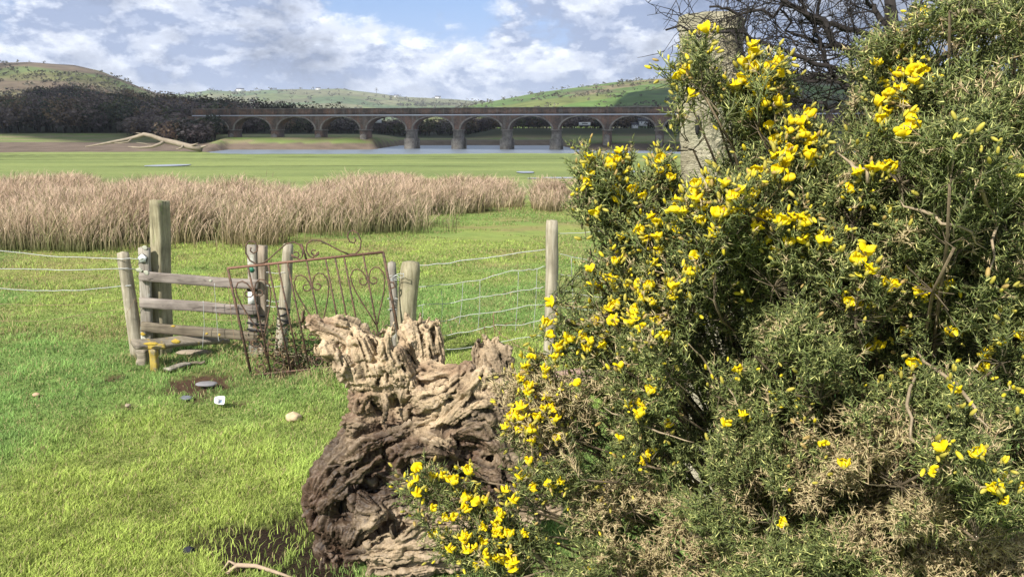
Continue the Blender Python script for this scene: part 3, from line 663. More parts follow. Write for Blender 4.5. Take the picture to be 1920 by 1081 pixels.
# ------------------------------------------------------------------ stile
w_old = m_wood('weathered_oak', (.21, .18, .14), (.42, .385, .325), (.55, .55, .47), .60)
w_post = m_wood('treated_post', (.22, .19, .115), (.44, .395, .26), (.26, .27, .13), .62)
w_pale = m_wood('pale_post', (.26, .225, .16), (.47, .42, .32), None, .6)
w_rail = m_wood('rail_wood', (.17, .14, .12), (.36, .31, .27), (.50, .50, .44), .70, (3, 40, 40))
w_rail_d = m_wood('dark_rail_wood', (.11, .09, .065), (.27, .225, .16), (.45, .33, .06), .68, (3, 40, 40))
w_step = m_wood('step_wood', (.18, .155, .12), (.36, .31, .235), (.60, .40, .03), .62, (3, 40, 40))
w_yel = m_wood('lichen_wood', (.34, .25, .06), (.47, .345, .07), (.26, .22, .14), .50)
m_white = m_plain('white_plastic', (.82, .82, .80), .4, 3, .03); m_black = m_plain('black_rubber', (.02, .02, .02), .6, 10, .3)
m_lichen = m_plain('grey_lichen', (.42, .42, .33), .95, 60, .25); m_green = m_plain('green_disc', (.03, .16, .09), .5, 10, .3)
def plank(p0, p1, hw, hh, name, mat, parent, seed=0, side=None, n=14, wob=.006, taper=None, sub=4):
    """squared timber from p0 to p1 with uneven edges; hw along 'side', hh across"""
    p0, p1 = np.array(p0, float), np.array(p1, float); d = unit(p1-p0)
    s_ = np.array(side if side is not None else (0, 1, 0), float); s_ = unit(s_-d*np.dot(s_, d)); u_ = np.cross(s_, d)
    prof = []
    for a_, b_ in ((-1, -1), (1, -1), (1, 1), (-1, 1)):
        for j in range(sub):
            nx = {(-1, -1): (1, -1), (1, -1): (1, 1), (1, 1): (-1, 1), (-1, 1): (-1, -1)}[(a_, b_)]; t_ = j/sub
            prof.append((a_+(nx[0]-a_)*t_, b_+(nx[1]-b_)*t_))
    prof = np.array(prof); rr_ = np.maximum(abs(prof[:, 0]), abs(prof[:, 1])); L2 = np.linalg.norm(prof, axis=1)
    prof = prof*np.where(L2 > 1.3, .90, 1.)[:, None]; m = len(prof); V = []
    for i in range(n+1):
        t_ = i/n; tw = 1 if taper is None else 1+(taper-1)*t_
        c_ = p0+(p1-p0)*t_+s_*wob*vn(t_*4, seed, 0, 1)+u_*wob*vn(t_*4, seed+9, 0, 1)
        q = c_+(prof[:, 0]*hw*tw)[:, None]*s_+(prof[:, 1]*hh*tw)[:, None]*u_
        q = q+.10*min(hw, hh)*(fbm(prof[:, 0]*2+seed, prof[:, 1]*2, t_*5, 3, seed))[:, None]*(prof[:, :1]*s_+prof[:, 1:]*u_)
        if i in (0, n): q = q+d*(.25*min(hw, hh)*vn(prof[:, 0]*2, prof[:, 1]*2, seed, 4))[:, None]
        V.append(q)
    F = [(i*m+k, i*m+(k+1) % m, (i+1)*m+(k+1) % m, (i+1)*m+k) for i in range(n) for k in range(m)]
    V = np.concatenate(V); V = np.concatenate([V, [V[:m].mean(0)-d*.003], [V[-m:].mean(0)+d*.004]]); a = len(V)-2
    F += [((k+1) % m, k, a) for k in range(m)]+[(n*m+k, n*m+(k+1) % m, a+1) for k in range(m)]
    return mk(name, V, F, mat, parent, None, True)
def rpost(base, top, r0, r1, name, mat, parent, seed=0, n=16, m=20, wob=.008, cone=.015, dep=.15):
    base, top = np.array(base, float), np.array(top, float); d = unit(top-base); base = base-d*dep
    a_ = unit(np.cross(d, (0, 1., 0))); b_ = np.cross(d, a_); V = []; k = np.arange(m)*2*math.pi/m
    for i in range(n+1):
        t_ = i/n; r_ = r0+(r1-r0)*t_
        c_ = base+(top-base)*t_+a_*wob*vn(t_*3, seed, 0, 2)+b_*wob*vn(t_*3, seed+4, 0, 2)
        rk = r_*(1+.10*fbm(np.cos(k)*1.8+seed, np.sin(k)*1.8, t_*1.2, 3, seed)+.05*vn(np.cos(k)*5, np.sin(k)*5, t_*2, seed))
        if i == n: rk = rk*.88
        q = c_+np.cos(k)[:, None]*a_*rk[:, None]+np.sin(k)[:, None]*b_*rk[:, None]
        if i >= n-1: q = q+d*(.12*r_*vn(np.cos(k)*3, np.sin(k)*3, seed, 7))[:, None]
        V.append(q)
    F = [(i*m+k_, i*m+(k_+1) % m, (i+1)*m+(k_+1) % m, (i+1)*m+k_) for i in range(n) for k_ in range(m)]
    V = np.concatenate(V); V = np.concatenate([V, [top+d*cone]]); F += [(n*m+k_, n*m+(k_+1) % m, len(V)-1) for k_ in range(m)]
    return mk(name, V, F, mat, parent, None, True)
YS = 6.85
def A(px, py, dY=0.): return at(px, py, YS+dY)
def under(p, e=0.): return np.array([p[0], p[1], float(hz(p[0], p[1]))-e])
pxm = YS/1500/.96*1.0                                   # metres per pixel at the stile
st = thing('stile', 'weathered wooden step stile with one tall hand post and lichen-covered step', 'stile', under(A(375, 660)))
lp = plank(under(A(272, 660), .15), A(272, 464), 5.5*pxm*1.0, 10*pxm, 'short_post', w_old, st, 1, side=(0, 1, 0))
tp = plank(under(A(301, 655, .115), .15), A(300, 375, .115), .068, .062, 'tall_post', w_post, st, 2, side=(.42, .9, 0), n=30, wob=.006, sub=6)
plank(A(262, 517, -.05), A(484, 533, -.05), .018, 9.0*pxm, 'rail', w_rail, st, 3, n=22)
plank(A(262, 567, -.05), A(484, 582, -.05), .018, 9.5*pxm, 'rail', w_rail, st, 4, n=22)
plank(A(266, 613, -.055), A(484, 631, -.055), .022, 9.0*pxm, 'rail', w_rail_d, st, 5, n=22)
s0 = A(250, 646, -.42); s1 = A(425, 634, .15)
plank(s0, s1, .075, .022, 'step', w_step, st, 6, side=(.25, .9, 0), n=20)
lg = plank(under(A(288, 676, -.40), .1), A(288, 652, -.40)-[0, 0, .012], .03, 6.3*pxm, 'step_leg', w_yel, st, 7)
plank(A(270, 650, -.40), A(309, 648, -.40), .012, 5*pxm, 'step_bracket', w_yel, st, 8)
plank(under(A(268, 668, -.2), .1), A(268, 655, -.2), .05, 9*pxm, 'step_block', w_step, st, 9)
plank(under(A(474, 670), .15), A(473, 460), .03, 8.6*pxm, 'end_post', w_old, st, 10)
plank(under(A(492, 670, .03), .15), A(490, 461, .03), .045, 9*pxm, 'end_post', m_wood('brown_post', (.22, .17, .12), (.42, .35, .27)), st, 11)
# waymark disc, tag, bands
def disc(c, r, n, t, rot=0., tilt=0.): 
    a = np.arange(n)*2*math.pi/n+rot; q = np.stack([np.cos(a)*r, 0*a, np.sin(a)*r], -1); V = np.concatenate([q+[0, -t/2, 0], q+[0, t/2, 0]])+c
    return V, [tuple(range(n))]+[tuple(n+i for i in range(n-1, -1, -1))]+[(i, n+i, n+(i+1) % n, (i+1) % n) for i in range(n)]
wc_ = A(271, 483)-[0, 5.5*pxm+.010, 0]
wd = MB().add(*disc(wc_, 8.2*pxm, 28, .006, 0)).build('waymark_disc', m_black, st)
MB().add(*disc(wc_-[0, .005, 0], 8.4*pxm, 5, .004, math.pi/2)).build('arrow_plate', m_white, wd)
MB().box(A(475.5, 556)-[0, .05, 0], (7*pxm, .004, 11*pxm), 0, taper=.9).build('white_tag', m_white, st)
MB().box(A(475, 541)-[0, .036, 0], (9.5*pxm, .006, 2.6*pxm)).build('black_band', m_black, st)
MB().add(*disc(A(474, 504)-[0, .036, 0], 5*pxm, 16, .006)).build('green_disc', m_green, st)
for y_ in (589, 604, 615): MB().box(A(483, y_+(y_-600)*.1)-[0, .052, 0], (16.5*pxm, .003, 2.0*pxm), 0, tilt=Matrix.Rotation(R(9), 3, 'Y')).build('black_stripe', m_black, st)
for c_, h_ in [((268, 503), 6), ((281, 508), 5), ((400, 523), 3), ((275, 463), 5)]:
    MB().ell(A(*c_)-[0, .05+.019 if c_[1] > 502 and c_[0] != 276 else .035, 0], (h_*pxm, .0025, h_*pxm*.7), 14, 6, nz=.7, seed=h_).build('lichen', m_lichen, st, True)
m_yl = m_plain('orange_lichen', (.44, .31, .05), .95, 90, .5)
for a_, b_, sx_, sz_, dy in [(282, 644, 12, 3, -.46), (330, 640, 8, 4, -.36), (388, 625, 3, 2, -.078), (411, 627, 4, 3, -.078), (268, 626, 4, 4, -.05), (325, 611, 4, 2, -.078)]:
    MB().ell(A(a_, b_, dy), (sx_*pxm, .006, sz_*pxm), 14, 6, nz=.5, seed=a_).build('orange_lichen', m_yl, st, True)
# ------------------------------------------------------------------ fences: posts and wires
m_wire = m_plain('galvanised_wire', (.50, .51, .50), .5, 20, .25, .3); m_rust = m_plain('rusty_wire', (.30, .20, .13), .8, 60, .4)
n = NT('rusty_iron'); v = n.coord(); f = n.noise(v, 40, 5, .7); m_iron = n.bsdf(n.mixc(n.ramp(f, [(.4, 0.), (.62, 1.)]), (.065, .048, .036), (.17, .095, .06)), .75, n.bump(f, .5, .002), .3)
m_irontop = m_plain('rust_red_iron', (.21, .115, .08), .8, 50, .5)
def wire(pts, name, parent, mat, r=.0028, seed=0, wav=.004, n=5):
    P = []; pts = np.array(pts, float)
    for i in range(len(pts)-1):
        k_ = 10
        for j in range(k_): P.append(pts[i]+(pts[i+1]-pts[i])*j/k_)
    P.append(pts[-1]); P = np.array(P); t_ = np.arange(len(P))
    P = P+np.stack([0*t_, wav*vn(t_*.5, seed, 0, 3), wav*vn(t_*.5, seed+3, 0, 4)], -1)
    return MB().tube(P, r, n).build(name, mat, parent)
lf = thing('wire_fence', 'leaning post with three slack wires left of the stile', 'fence', under(A(254, 660)))
rpost(under(A(259, 668)), A(231, 474), 12.5*pxm, 11*pxm, 'post', w_pale, lf, 21)
for i, pts in enumerate([[(-60, 466, .6), (0, 470, .5), (110, 481, .2), (228, 485, -.08), (268, 484, -.05)], [(-60, 501, .6), (0, 503, .5), (110, 506, .2), (240, 503, -.08), (262, 506, 0)],
        [(-60, 532, .6), (0, 540, .5), (70, 545, .3), (150, 544, .2), (246, 534, -.08)]]):
    wire([A(*p) for p in pts], 'wire', lf, m_wire, .0034, i)
for i, pts in enumerate([[(-60, 566, .6), (60, 572, .4), (150, 570, .2), (250, 560, 0)], [(-60, 600, .6), (80, 602, .3), (180, 585, .1), (256, 575, 0)], [(236, 590, -.09), (246, 572, -.09), (254, 560, -.08), (262, 575, 0)]]):
    wire([A(*p) for p in pts], 'wire', lf, m_rust, .0018, 10+i)
rf = thing('wire_fence', 'wire netting fence strung between the gate and the round post by the gorse', 'fence', under(A(900, 680)))
rpost(under(A(759, 672, -.25)), A(770, 492, -.25), 16.5*pxm, 17.5*pxm, 'gate_post', w_post, rf, 22, m=26, wob=.012)
rpost(under(A(741, 672, .1)), A(735, 492, .1), 8*pxm, 8*pxm, 'post', w_old, rf, 23)
rpost(under(A(1030, 672)), A(1035, 413), 11.8*pxm, 11.3*pxm, 'post', w_pale, rf, 24, cone=.004)
hor = [[(785, 497), (830, 494), (900, 485), (960, 476), (1023, 467)], [(785, 537), (850, 532), (900, 524), (960, 508), (1000, 505), (1022, 499)],
       [(783, 572), (840, 568), (900, 557), (950, 549), (1000, 541), (1021, 538)], [(782, 603), (830, 601), (880, 590), (940, 583), (990, 573), (1021, 571)],
       [(830, 629), (880, 621), (930, 609), (975, 609), (1019, 600)], [(830, 654), (890, 650), (960, 635), (1019, 628)]]
for i, l in enumerate(hor): wire([A(*p) for p in l], 'wire', rf, m_wire, .0028 if i else .0034, 30+i, .006)
for a_, b_ in [((828, 545), (828, 600)), ((868, 530), (861, 608)), ((900, 526), (896, 620)), ((972, 510), (966, 622)), ((1007, 503), (1000, 618)), ((792, 573), (791, 604))]:
    wire([A(*a_, .004), A((a_[0]+b_[0])/2+1.5, (a_[1]+b_[1])/2, .004), A(*b_, .004)], 'stay_wire', rf, m_wire, .0021, int(a_[0]), .003)
for i, l in enumerate([[(1046, 438), (1100, 436), (1140, 433), (1200, 433), (1420, 428)], [(1044, 475), (1090, 485), (1135, 491), (1240, 500), (1420, 500)], [(1042, 513), (1090, 519), (1160, 521), (1420, 530)], [(1042, 538), (1078, 551), (1120, 556), (1420, 566)], [(1041, 574), (1100, 580), (1420, 595)], [(1040, 650), (1100, 652), (1420, 660)]]):
    wire([A(p[0], p[1], -.02*max(0, (p[0]-1100)/60)) for p in l], 'wire', rf, m_wire, .0026, 40+i)
for a_, b_ in [((1071, 482), (1076, 600)), ((1110, 488), (1114, 600))]: wire([A(*a_, .004), A(*b_, .004)], 'stay_wire', rf, m_wire, .002, int(a_[0]), .006)
wire([A(926, 585), A(925, 612), A(938, 625), A(965, 645), A(992, 660), A(1040, 665)], 'loose_wire', rf, m_rust, .003, 61, .01)
for y_ in (517, 525, 560, 580): wire([A(735-9, y_, 0), A(735, y_-1, -.02), A(750, y_, -.05), A(757, y_+2, -.3)], 'wire', rf, m_wire, .0028, y_)
# middle post with stripes and its wires
mp_ = thing('fence_post', 'leaning grey post with black painted stripes behind the iron gate', 'post', under(A(527, 690, -.02)))
rpost(under(A(527, 690)), A(540, 458), 12*pxm, 9.5*pxm, 'shaft', w_pale, mp_, 25)
for y_ in (577, 587, 597, 606):
    c_ = A(540-13*(y_-458)/232, y_); k_ = np.linspace(-2.9, -.25, 12); rr_ = 11.7*pxm
    P = [c_+np.array([math.cos(a_)*rr_, math.sin(a_)*rr_, .012*math.sin(a_*2+y_)]) for a_ in k_]; MB().tube(P, .0075, 6).build('black_stripe', m_black, mp_, True)
m_net = thing('wire_netting', 'rusty broken wire netting hanging behind the left bars of the iron gate', 'netting', under(A(430, 650, -.13)))
for i, l in enumerate([[(402, 530), (405, 580), (409, 632), (411, 640)], [(381, 564), (383, 610), (380, 652)], [(428, 535), (434, 600), (441, 645), (444, 640)], [(380, 564), (420, 566), (470, 572)], [(381, 598), (430, 600), (470, 598)], [(455, 545), (460, 600), (462, 640)]]):
    wire([A(*p, -.135) for p in l], 'strand', m_net, m_rust if i > 1 else m_wire, .0022, 70+i)
for i, y_ in enumerate((509, 535, 572, 563)): wire([A(498, y_, 0), A(515, y_+3, -.02), A(534, y_+1, -.05)], 'wire', mp_, m_wire, .0026, 90+i)
# ------------------------------------------------------------------ wrought iron gate
O = at(427, 503, 6.33); S = at(718.5, 472.5, 6.47)-O; gb = G(471, 703); T = gb-O
gt = thing('iron_gate', 'rusty wrought iron garden gate with heart scrolls leaning askew by the fence', 'gate', gb)
nS = unit(np.cross(S, T)); 
def g2(s_, t_, o_=0.): return O+S*s_+T*t_+nS*o_
lenS, lenT = np.linalg.norm(S), np.linalg.norm(T)
def gcurve(pts, r, name, mat=None, n=6, closed=False): return MB().tube([g2(s_, t_) for s_, t_ in pts], r, n).build(name, mat or m_iron, gt, True)
MB().tube([g2(-.004, 0), g2(1.004, 0)], .011, 4).build('top_rail', m_irontop, gt)
gcurve([(0, 1.0), (1.0, 1.02)], .009, 'bottom_rail')
for s_ in (0, 1): gcurve([(s_, 0), (s_, 1.03)], .0115, 'stile_bar', None, 4)
for s_ in (.128, .257, .317, .379, .502, .624, .686, .744, .869): gcurve([(s_, 0), (s_, 1.0)], .0075, 'bar', None, 6)
asp = lenS/lenT
def spiral(cx, cy, r0, r1, a0, a1, n=22): return [(cx+(r0+(r1-r0)*i/n)*math.cos(a0+(a1-a0)*i/n)/lenS, cy-(r0+(r1-r0)*i/n)*math.sin(a0+(a1-a0)*i/n)/lenT) for i in range(n+1)]
for cs in (.128, .502, .869):
    for sg in (-1, 1):
        def mir(l): return [(cs+sg*(a-cs), b) for a, b in l]
        # heart half: inner curl, big shoulder, long taper to the point on the centre bar
        w_ = .113; pts = spiral(cs+.036, .245, .018, .038, math.pi*2.6, math.pi*1.0, 14)
        sh = [(cs+.012, .20), (cs+.028, .155), (cs+.055, .128), (cs+.085, .138), (cs+.108, .19), (cs+.108, .26), (cs+.088, .36), (cs+.058, .47), (cs+.028, .57), (cs+.006, .66)]
        gcurve(mir(pts+sh), .0062, 'heart_scroll')
        c1 = spiral(cs+.062, .70, .012, .045, math.pi*3, math.pi*1.05, 18); gcurve(mir(c1+[(cs+.012, .78), (cs+.006, .86)]), .0054, 'lower_scroll')
        c2 = spiral(cs+.055, .935, .014, .05, 0, math.pi*2.05, 20); gcurve(mir(c2), .0060, 'foot_scroll')
# crest above the top rail
gcurve([(.502, 0), (.490, -.155)], .009, 'finial', None, 5)
for sg in (-1, 1):
    def mc_(l): return [(.502+sg*(a-.502), b) for a, b in l]
    inner = spiral(.56, -.075, .012, .042, math.pi*1.9, math.pi*.0, 14)[::1]
    l = spiral(.562, -.065, .014, .036, math.pi*.2, math.pi*2.0, 14)
    l += [(.545, -.015), (.525, -.035), (.512, -.09), (.525, -.145), (.56, -.175), (.61, -.165), (.67, -.11), (.73, -.05), (.78, -.012)]
    gcurve(mc_(l), .0068, 'crest_scroll')
    l2 = [(.77, -.015), (.82, -.01), (.856, -.05), (.872, -.12), (.862, -.19), (.835, -.225), (.805, -.215), (.79, -.17), (.80, -.125), (.825, -.11), (.84, -.135), (.832, -.165)]
    gcurve(mc_(l2), .0068, 'crest_curl')
gcurve([(1.005, .28), (1.03, .29), (1.035, .33), (1.01, .34)], .008, 'latch')
wire([g2(1., .27), at(742, 515, 6.5), at(757, 512, 6.45), at(757, 519, 6.45), at(740, 521, 6.5), g2(1.0, .30)], 'tie_wire', gt, m_wire, .0028, 3)
# bramble tangle by the gate foot
m_br = m_attr('bramble_stems', .85, 0, .2)
r = np.random.RandomState(5); L = []; b0 = G(545, 690)
bt = thing('bramble', 'tangle of bare brown bramble stems at the foot of the striped post', 'bramble', b0)
mb = MB()
for i in range(46):
    p = under(b0+[r.normal()*.13, abs(r.normal())*.10+.02, 0]); d = np.array([r.normal()*.5, r.normal()*.35, 1.2]); P = [p]
    for j in range(7): P.append(P[-1]+unit(d)*.055*(.6+r.rand()*.7)); d = d+np.array([r.normal()*.6, r.normal()*.4, -.38])
    mb.tube(P, np.linspace(.0045, .0018, 8), 4, (.16, .11, .07) if r.rand() < .6 else (.26, .21, .14))
mb.build('stems', m_br, bt, False, True)
lv = r.normal(size=(700, 3))*[.17, .08, .12]+b0+[0, .05, .17]; lv = lv[lv[:, 2] > b0[2]]
u_ = unit(r.normal(size=lv.shape))*.012; vv = unit(np.cross(u_, r.normal(size=lv.shape)))*.009
q = quads(lv, u_, vv, np.where(r.rand(len(lv), 1) < .5, np.array([[.06, .10, .03]]), np.array([[.25, .17, .09]]))); mk('leaves', q[0], q[1], mat_gr, bt, q[2])
bt2 = thing('bramble', 'thin bare bramble stems trailing through the wire netting', 'bramble', under(A(915, 660)))
mb = MB()
for l in [[(925, 665), (928, 620), (924, 590), (935, 582), (948, 572)], [(914, 665), (912, 635), (908, 612), (912, 605)], [(925, 600), (940, 610), (958, 604), (975, 598)], [(900, 668), (906, 640), (900, 620)]]:
    mb.tube([under(A(*l[0]))]+[A(*p) for p in l[1:]], np.linspace(.003, .0015, len(l)), 4, (.22, .10, .07))
mb.build('stems', m_br, bt2, False, True)
# ------------------------------------------------------------------ litter and stones on the grass
def stone(px_, py_, h, col, label, name='stone', cat='stone', seed=0, up=.4, nz=.35):
    p = G(px_, py_); t = MB().ell(p+[0, 0, h[2]*up], h, 20, 12, nz=nz, seed=seed).build(name, m_plain(name+'_surface', col, .9, 25, .3), None, True)
    o_ = t; return tag(o_, label, cat)
stone(550, 788, (.056, .045, .036), (.52, .40, .25), 'rounded tan stone in the grass left of the stump', seed=3, up=.7)
stone(388, 723, (.085, .05, .018), (.22, .21, .22), 'flat grey slate lying in the muddy hole', 'slate', 'slate', 4, .9, .2)
stone(350, 747, (.05, .035, .016), (.14, .15, .17), 'dark wet flat stone below the muddy hole', seed=5)
stone(355, 1036, (.03, .024, .02), (.02, .02, .03), 'small black lump beside the wet mud patch', 'black_lump', 'debris', 6, .6)
stone(240, 762, (.02, .02, .013), (.35, .28, .2), 'tiny brown stone on a worn spot of grass', seed=7, up=.8)
stone(68, 742, (.028, .022, .015), (.50, .34, .22), 'small tan stone at the far left of the grass', seed=8, up=.8)
stone(365, 664, (.16, .07, .022), (.33, .27, .2), 'flat stone slab under the stile step', 'stone_slab', 'stone', 9, .9, .15)
stone(1085, 712, (.30, .14, .07), (.30, .20, .155), 'low reddish boulder behind the gorse, right of the stump', 'boulder', 'stone', 12, .3)
def gp(a, b, e=0.): p = G(a, b); return p+[0, 0, e]
tag(plank(gp(314, 697, .02), gp(352, 687, .035), .012, .05, 'plank', w_old, None, 31, side=(0, .2, 1)), 'short grey board lying in the grass right of the yellow step leg', 'board')
tag(plank(gp(352, 686, .02), gp(385, 683, .025), .010, .03, 'plank', w_rail_d, None, 32, side=(0, .2, 1)), 'splintered brown board lying behind the short grey board', 'board')
cu = thing('plastic_cup', 'crushed white plastic tub with blue-grey print lying on the grass', 'cup', G(412, 764))
p = G(412, 764); tilt = (Matrix.Rotation(R(58), 3, 'X')@Matrix.Rotation(R(12), 3, 'Y'))
k_ = np.arange(20)*2*math.pi/20; V = []
sq = lambda a, r_: np.array([np.sign(math.cos(a))*abs(math.cos(a))**.5*r_, np.sign(math.sin(a))*abs(math.sin(a))**.5*r_*.85])
for z_, r_ in ((0, .026), (.012, .027), (.055, .036), (.056, .040), (.060, .040), (.060, .034), (.015, .024)):
    for a_ in k_: q_ = sq(a_, r_*(1+.08*math.sin(3*a_+z_*80))); V.append((q_[0], q_[1], z_))
V = np.array(V)@np.array(tilt).T*.92+p+[0, .03, .036]; m_ = 20
F = [(i*m_+k2, i*m_+(k2+1) % m_, (i+1)*m_+(k2+1) % m_, (i+1)*m_+k2) for i in range(6) for k2 in range(m_)]+[tuple(range(m_-1, -1, -1)), tuple(6*m_+i for i in range(m_))]
MB().add(V, F).build('shell', m_white, cu)
Vb = np.array([(-.014, -.012, .0165), (.012, -.014, .0165), (.014, .008, .0165), (-.010, .012, .0165)])@np.array(tilt).T*.92+p+[0, .03, .036]
MB().add(Vb, [(0, 1, 2, 3)]).build('print', m_plain('blue_grey_print', (.22, .28, .36), .5, 200, .6), cu)
sk = MB().tube([gp(425, 1078, .01), gp(446, 1066, .02), gp(480, 1069, .025), gp(520, 1078, .015), gp(560, 1090, .01)], [.008, .012, .01, .008, .004], 7); sk.tube([gp(446, 1066, .02), gp(430, 1062, .03), gp(415, 1075, .01)], [.009, .006, .003], 6)
tag(sk.build('stick', m_plain('dry_stick', (.40, .30, .21), .9, 30, .3), None, True), 'pale forked stick lying in the grass at the bottom edge', 'stick')
# ------------------------------------------------------------------ driftwood stump
YT = 3.45
cap = []      # (p0, r0, p1, r1)
def chain(l, dY=0.):
    for i in range(len(l)-1):
        (x0, y0, r0, *d0), (x1, y1, r1, *d1) = l[i], l[i+1]
        Ya = YT+dY+(d0[0] if d0 else 0); Yb = YT+dY+(d1[0] if d1 else 0); s0, s1 = Ya/1440, Yb/1440
        cap.append((at(x0, y0, Ya), r0*s0, at(x1, y1, Yb), r1*s1))
# upper-left roots
chain([(588, 603, 15, -.02), (603, 609, 19), (640, 607, 19, .02), (668, 625, 20, .04), (700, 655, 26, .05), (735, 705, 40, .1)])
chain([(590, 618, 13, -.03), (625, 628, 15, -.02), (650, 640, 15, 0), (690, 690, 24, 0)])
chain([(608, 650, 11, -.06), (632, 672, 20, -.06), (655, 695, 25, -.02), (690, 722, 32, .02)])
chain([(612, 662, 9, -.08), (640, 690, 13, -.08), (652, 706, 12, -.03)])
chain([(672, 640, 20, -.03), (685, 670, 20, -.05), (695, 710, 26, -.03), (720, 735, 40, .05)])
chain([(728, 630, 8, -.06), (722, 645, 14, -.06), (726, 680, 22, -.05), (735, 720, 34, 0)])
chain([(745, 660, 12, -.05), (752, 700, 24, -.03), (770, 735, 34, .03)])
# upright stubs
chain([(768, 618, 20, .10), (772, 650, 27, .10), (775, 700, 34, .12)]); chain([(800, 622, 22, .12), (800, 655, 28, .12), (795, 700, 34, .14)]); chain([(815, 612, 11, .10), (822, 640, 12, .10), (818, 690, 16, .12)])
chain([(790, 700, 30, .05), (830, 705, 22, .02), (862, 700, 18, .0), (875, 690, 14, .02), (860, 722, 20, .05)])
chain([(780, 745, 28, -.02), (830, 740, 16, -.08), (850, 720, 14, -.05), (872, 700, 13, -.02)])
chain([(905, 660, 16, .16), (925, 665, 26, .15), (928, 720, 34, .12)]); chain([(945, 680, 16, .13), (948, 720, 24, .12), (930, 780, 34, .1)]); chain([(893, 655, 8, .14), (895, 690, 14, .14)])
chain([(905, 700, 16, -.05), (880, 735, 24, -.06), (850, 775, 32, -.04), (800, 800, 40, 0)]); chain([(915, 705, 18, -.03), (940, 740, 24, -.02), (930, 790, 36, 0), (960, 840, 40, 0)])
# the root plate body
chain([(820, 840, 120, .22), (760, 880, 125, .25), (850, 930, 120, .26), (790, 980, 118, .24), (900, 880, 110, .28)])
chain([(740, 770, 60, .12), (820, 790, 60, .1), (900, 820, 62, .1)])
chain([(686, 745, 34, .02), (690, 770, 30, .04), (715, 800, 40, .08)]); chain([(653, 790, 17, -.02), (668, 792, 22, -.01), (690, 800, 26, .03)])
chain([(655, 850, 38, .03), (625, 890, 40, .02), (608, 925, 38, .02), (602, 945, 34, .03)]); chain([(680, 830, 50, .06), (640, 900, 60, .08), (640, 950, 55, .08), (700, 1000, 70, .1)])
chain([(596, 955, 26, .02), (590, 972, 14, .0), (592, 985, 8, .0)]); chain([(640, 970, 50, .02), (622, 1010, 30, .08), (630, 1060, 44, .08), (650, 1120, 60, .1)]); chain([(606, 985, 12, 0), (612, 1005, 10, .02)])
chain([(700, 1080, 85, .14), (790, 1090, 80, .14), (880, 1080, 60, .15)])
# ridges and lumps on the face
chain([(600, 948, 12, -.05), (625, 935, 14, -.08), (655, 905, 11, -.10), (685, 878, 8, -.11), (708, 855, 7, -.10)])
chain([(650, 870, 22, -.05), (690, 830, 18, -.09), (740, 812, 16, -.09), (780, 800, 16, -.06)]); chain([(660, 1000, 26, -.05), (700, 960, 30, -.08), (670, 930, 24, -.06)])
chain([(750, 850, 22, -.08), (790, 835, 24, -.12), (830, 835, 26, -.12), (846, 862, 20, -.10), (820, 872, 22, -.12)])
chain([(718, 790, 4, -.12), (722, 765, 6, -.13), (720, 742, 7, -.10)]); chain([(777, 760, 5, -.06), (774, 740, 7, -.07)])
chain([(870, 770, 24, -.06), (905, 760, 26, -.08), (945, 790, 24, -.06), (960, 830, 26, -.04), (990, 860, 28, 0)])
chain([(855, 800, 18, -.06), (900, 800, 20, -.09), (930, 830, 20, -.08), (945, 870, 22, -.05), (1000, 880, 20, -.02), (1055, 845, 14, 0)])
chain([(985, 840, 24, .02), (1020, 830, 18, .02), (1062, 838, 12, .03)]); chain([(870, 860, 14, -.06), (930, 890, 18, -.09), (990, 920, 22, -.07), (1040, 925, 18, -.04)])
chain([(930, 940, 40, .06), (1000, 950, 34, .0), (1040, 945, 22, -.02)]); chain([(880, 960, 34, .02), (960, 985, 26, -.02), (1010, 970, 12, -.03)])
chain([(937, 900, 8, -.14), (940, 930, 9, -.13), (937, 960, 10, -.08)]); chain([(990, 968, 10, -.04), (1006, 960, 8, -.05)])
# pale log at the foot with two broken branches
chain([(655, 1040, 10, -.10), (700, 1035, 20, -.14), (760, 1028, 27, -.16), (820, 1020, 30, -.16), (880, 1010, 26, -.12), (930, 1000, 20, -.05)])
chain([(740, 1020, 9, -.18), (765, 1000, 8, -.20), (788, 974, 6, -.22)]); chain([(765, 1015, 8, -.18), (795, 990, 9, -.19), (812, 972, 8, -.20)])
chain([(700, 1060, 18, -.12), (770, 1060, 24, -.13), (850, 1050, 24, -.12)]); chain([(684, 1022, 2.6, -.16), (712, 1006, 2.8, -.17), (742, 993, 2.4, -.17)])
rk = np.random.RandomState(44)
for k_ in range(34):                                            # small broken rootlets standing off the face
    a_ = rk.uniform(0, 2*math.pi); q_ = rk.uniform(.15, .95); cx, cy = 800+165*q_*math.cos(a_), 880+170*q_*math.sin(a_)*.9; L_ = rk.uniform(35, 80); a2 = a_+rk.normal()*.5; r_ = rk.uniform(2.8, 5.5)
    chain([(cx, cy, r_*1.4, .02), (cx+L_*.4*math.cos(a2), cy+L_*.4*math.sin(a2), r_, -.10+.08*q_), (cx+L_*math.cos(a2+.3), cy+L_*math.sin(a2+.3), r_*.6, -.11+.12*q_)])
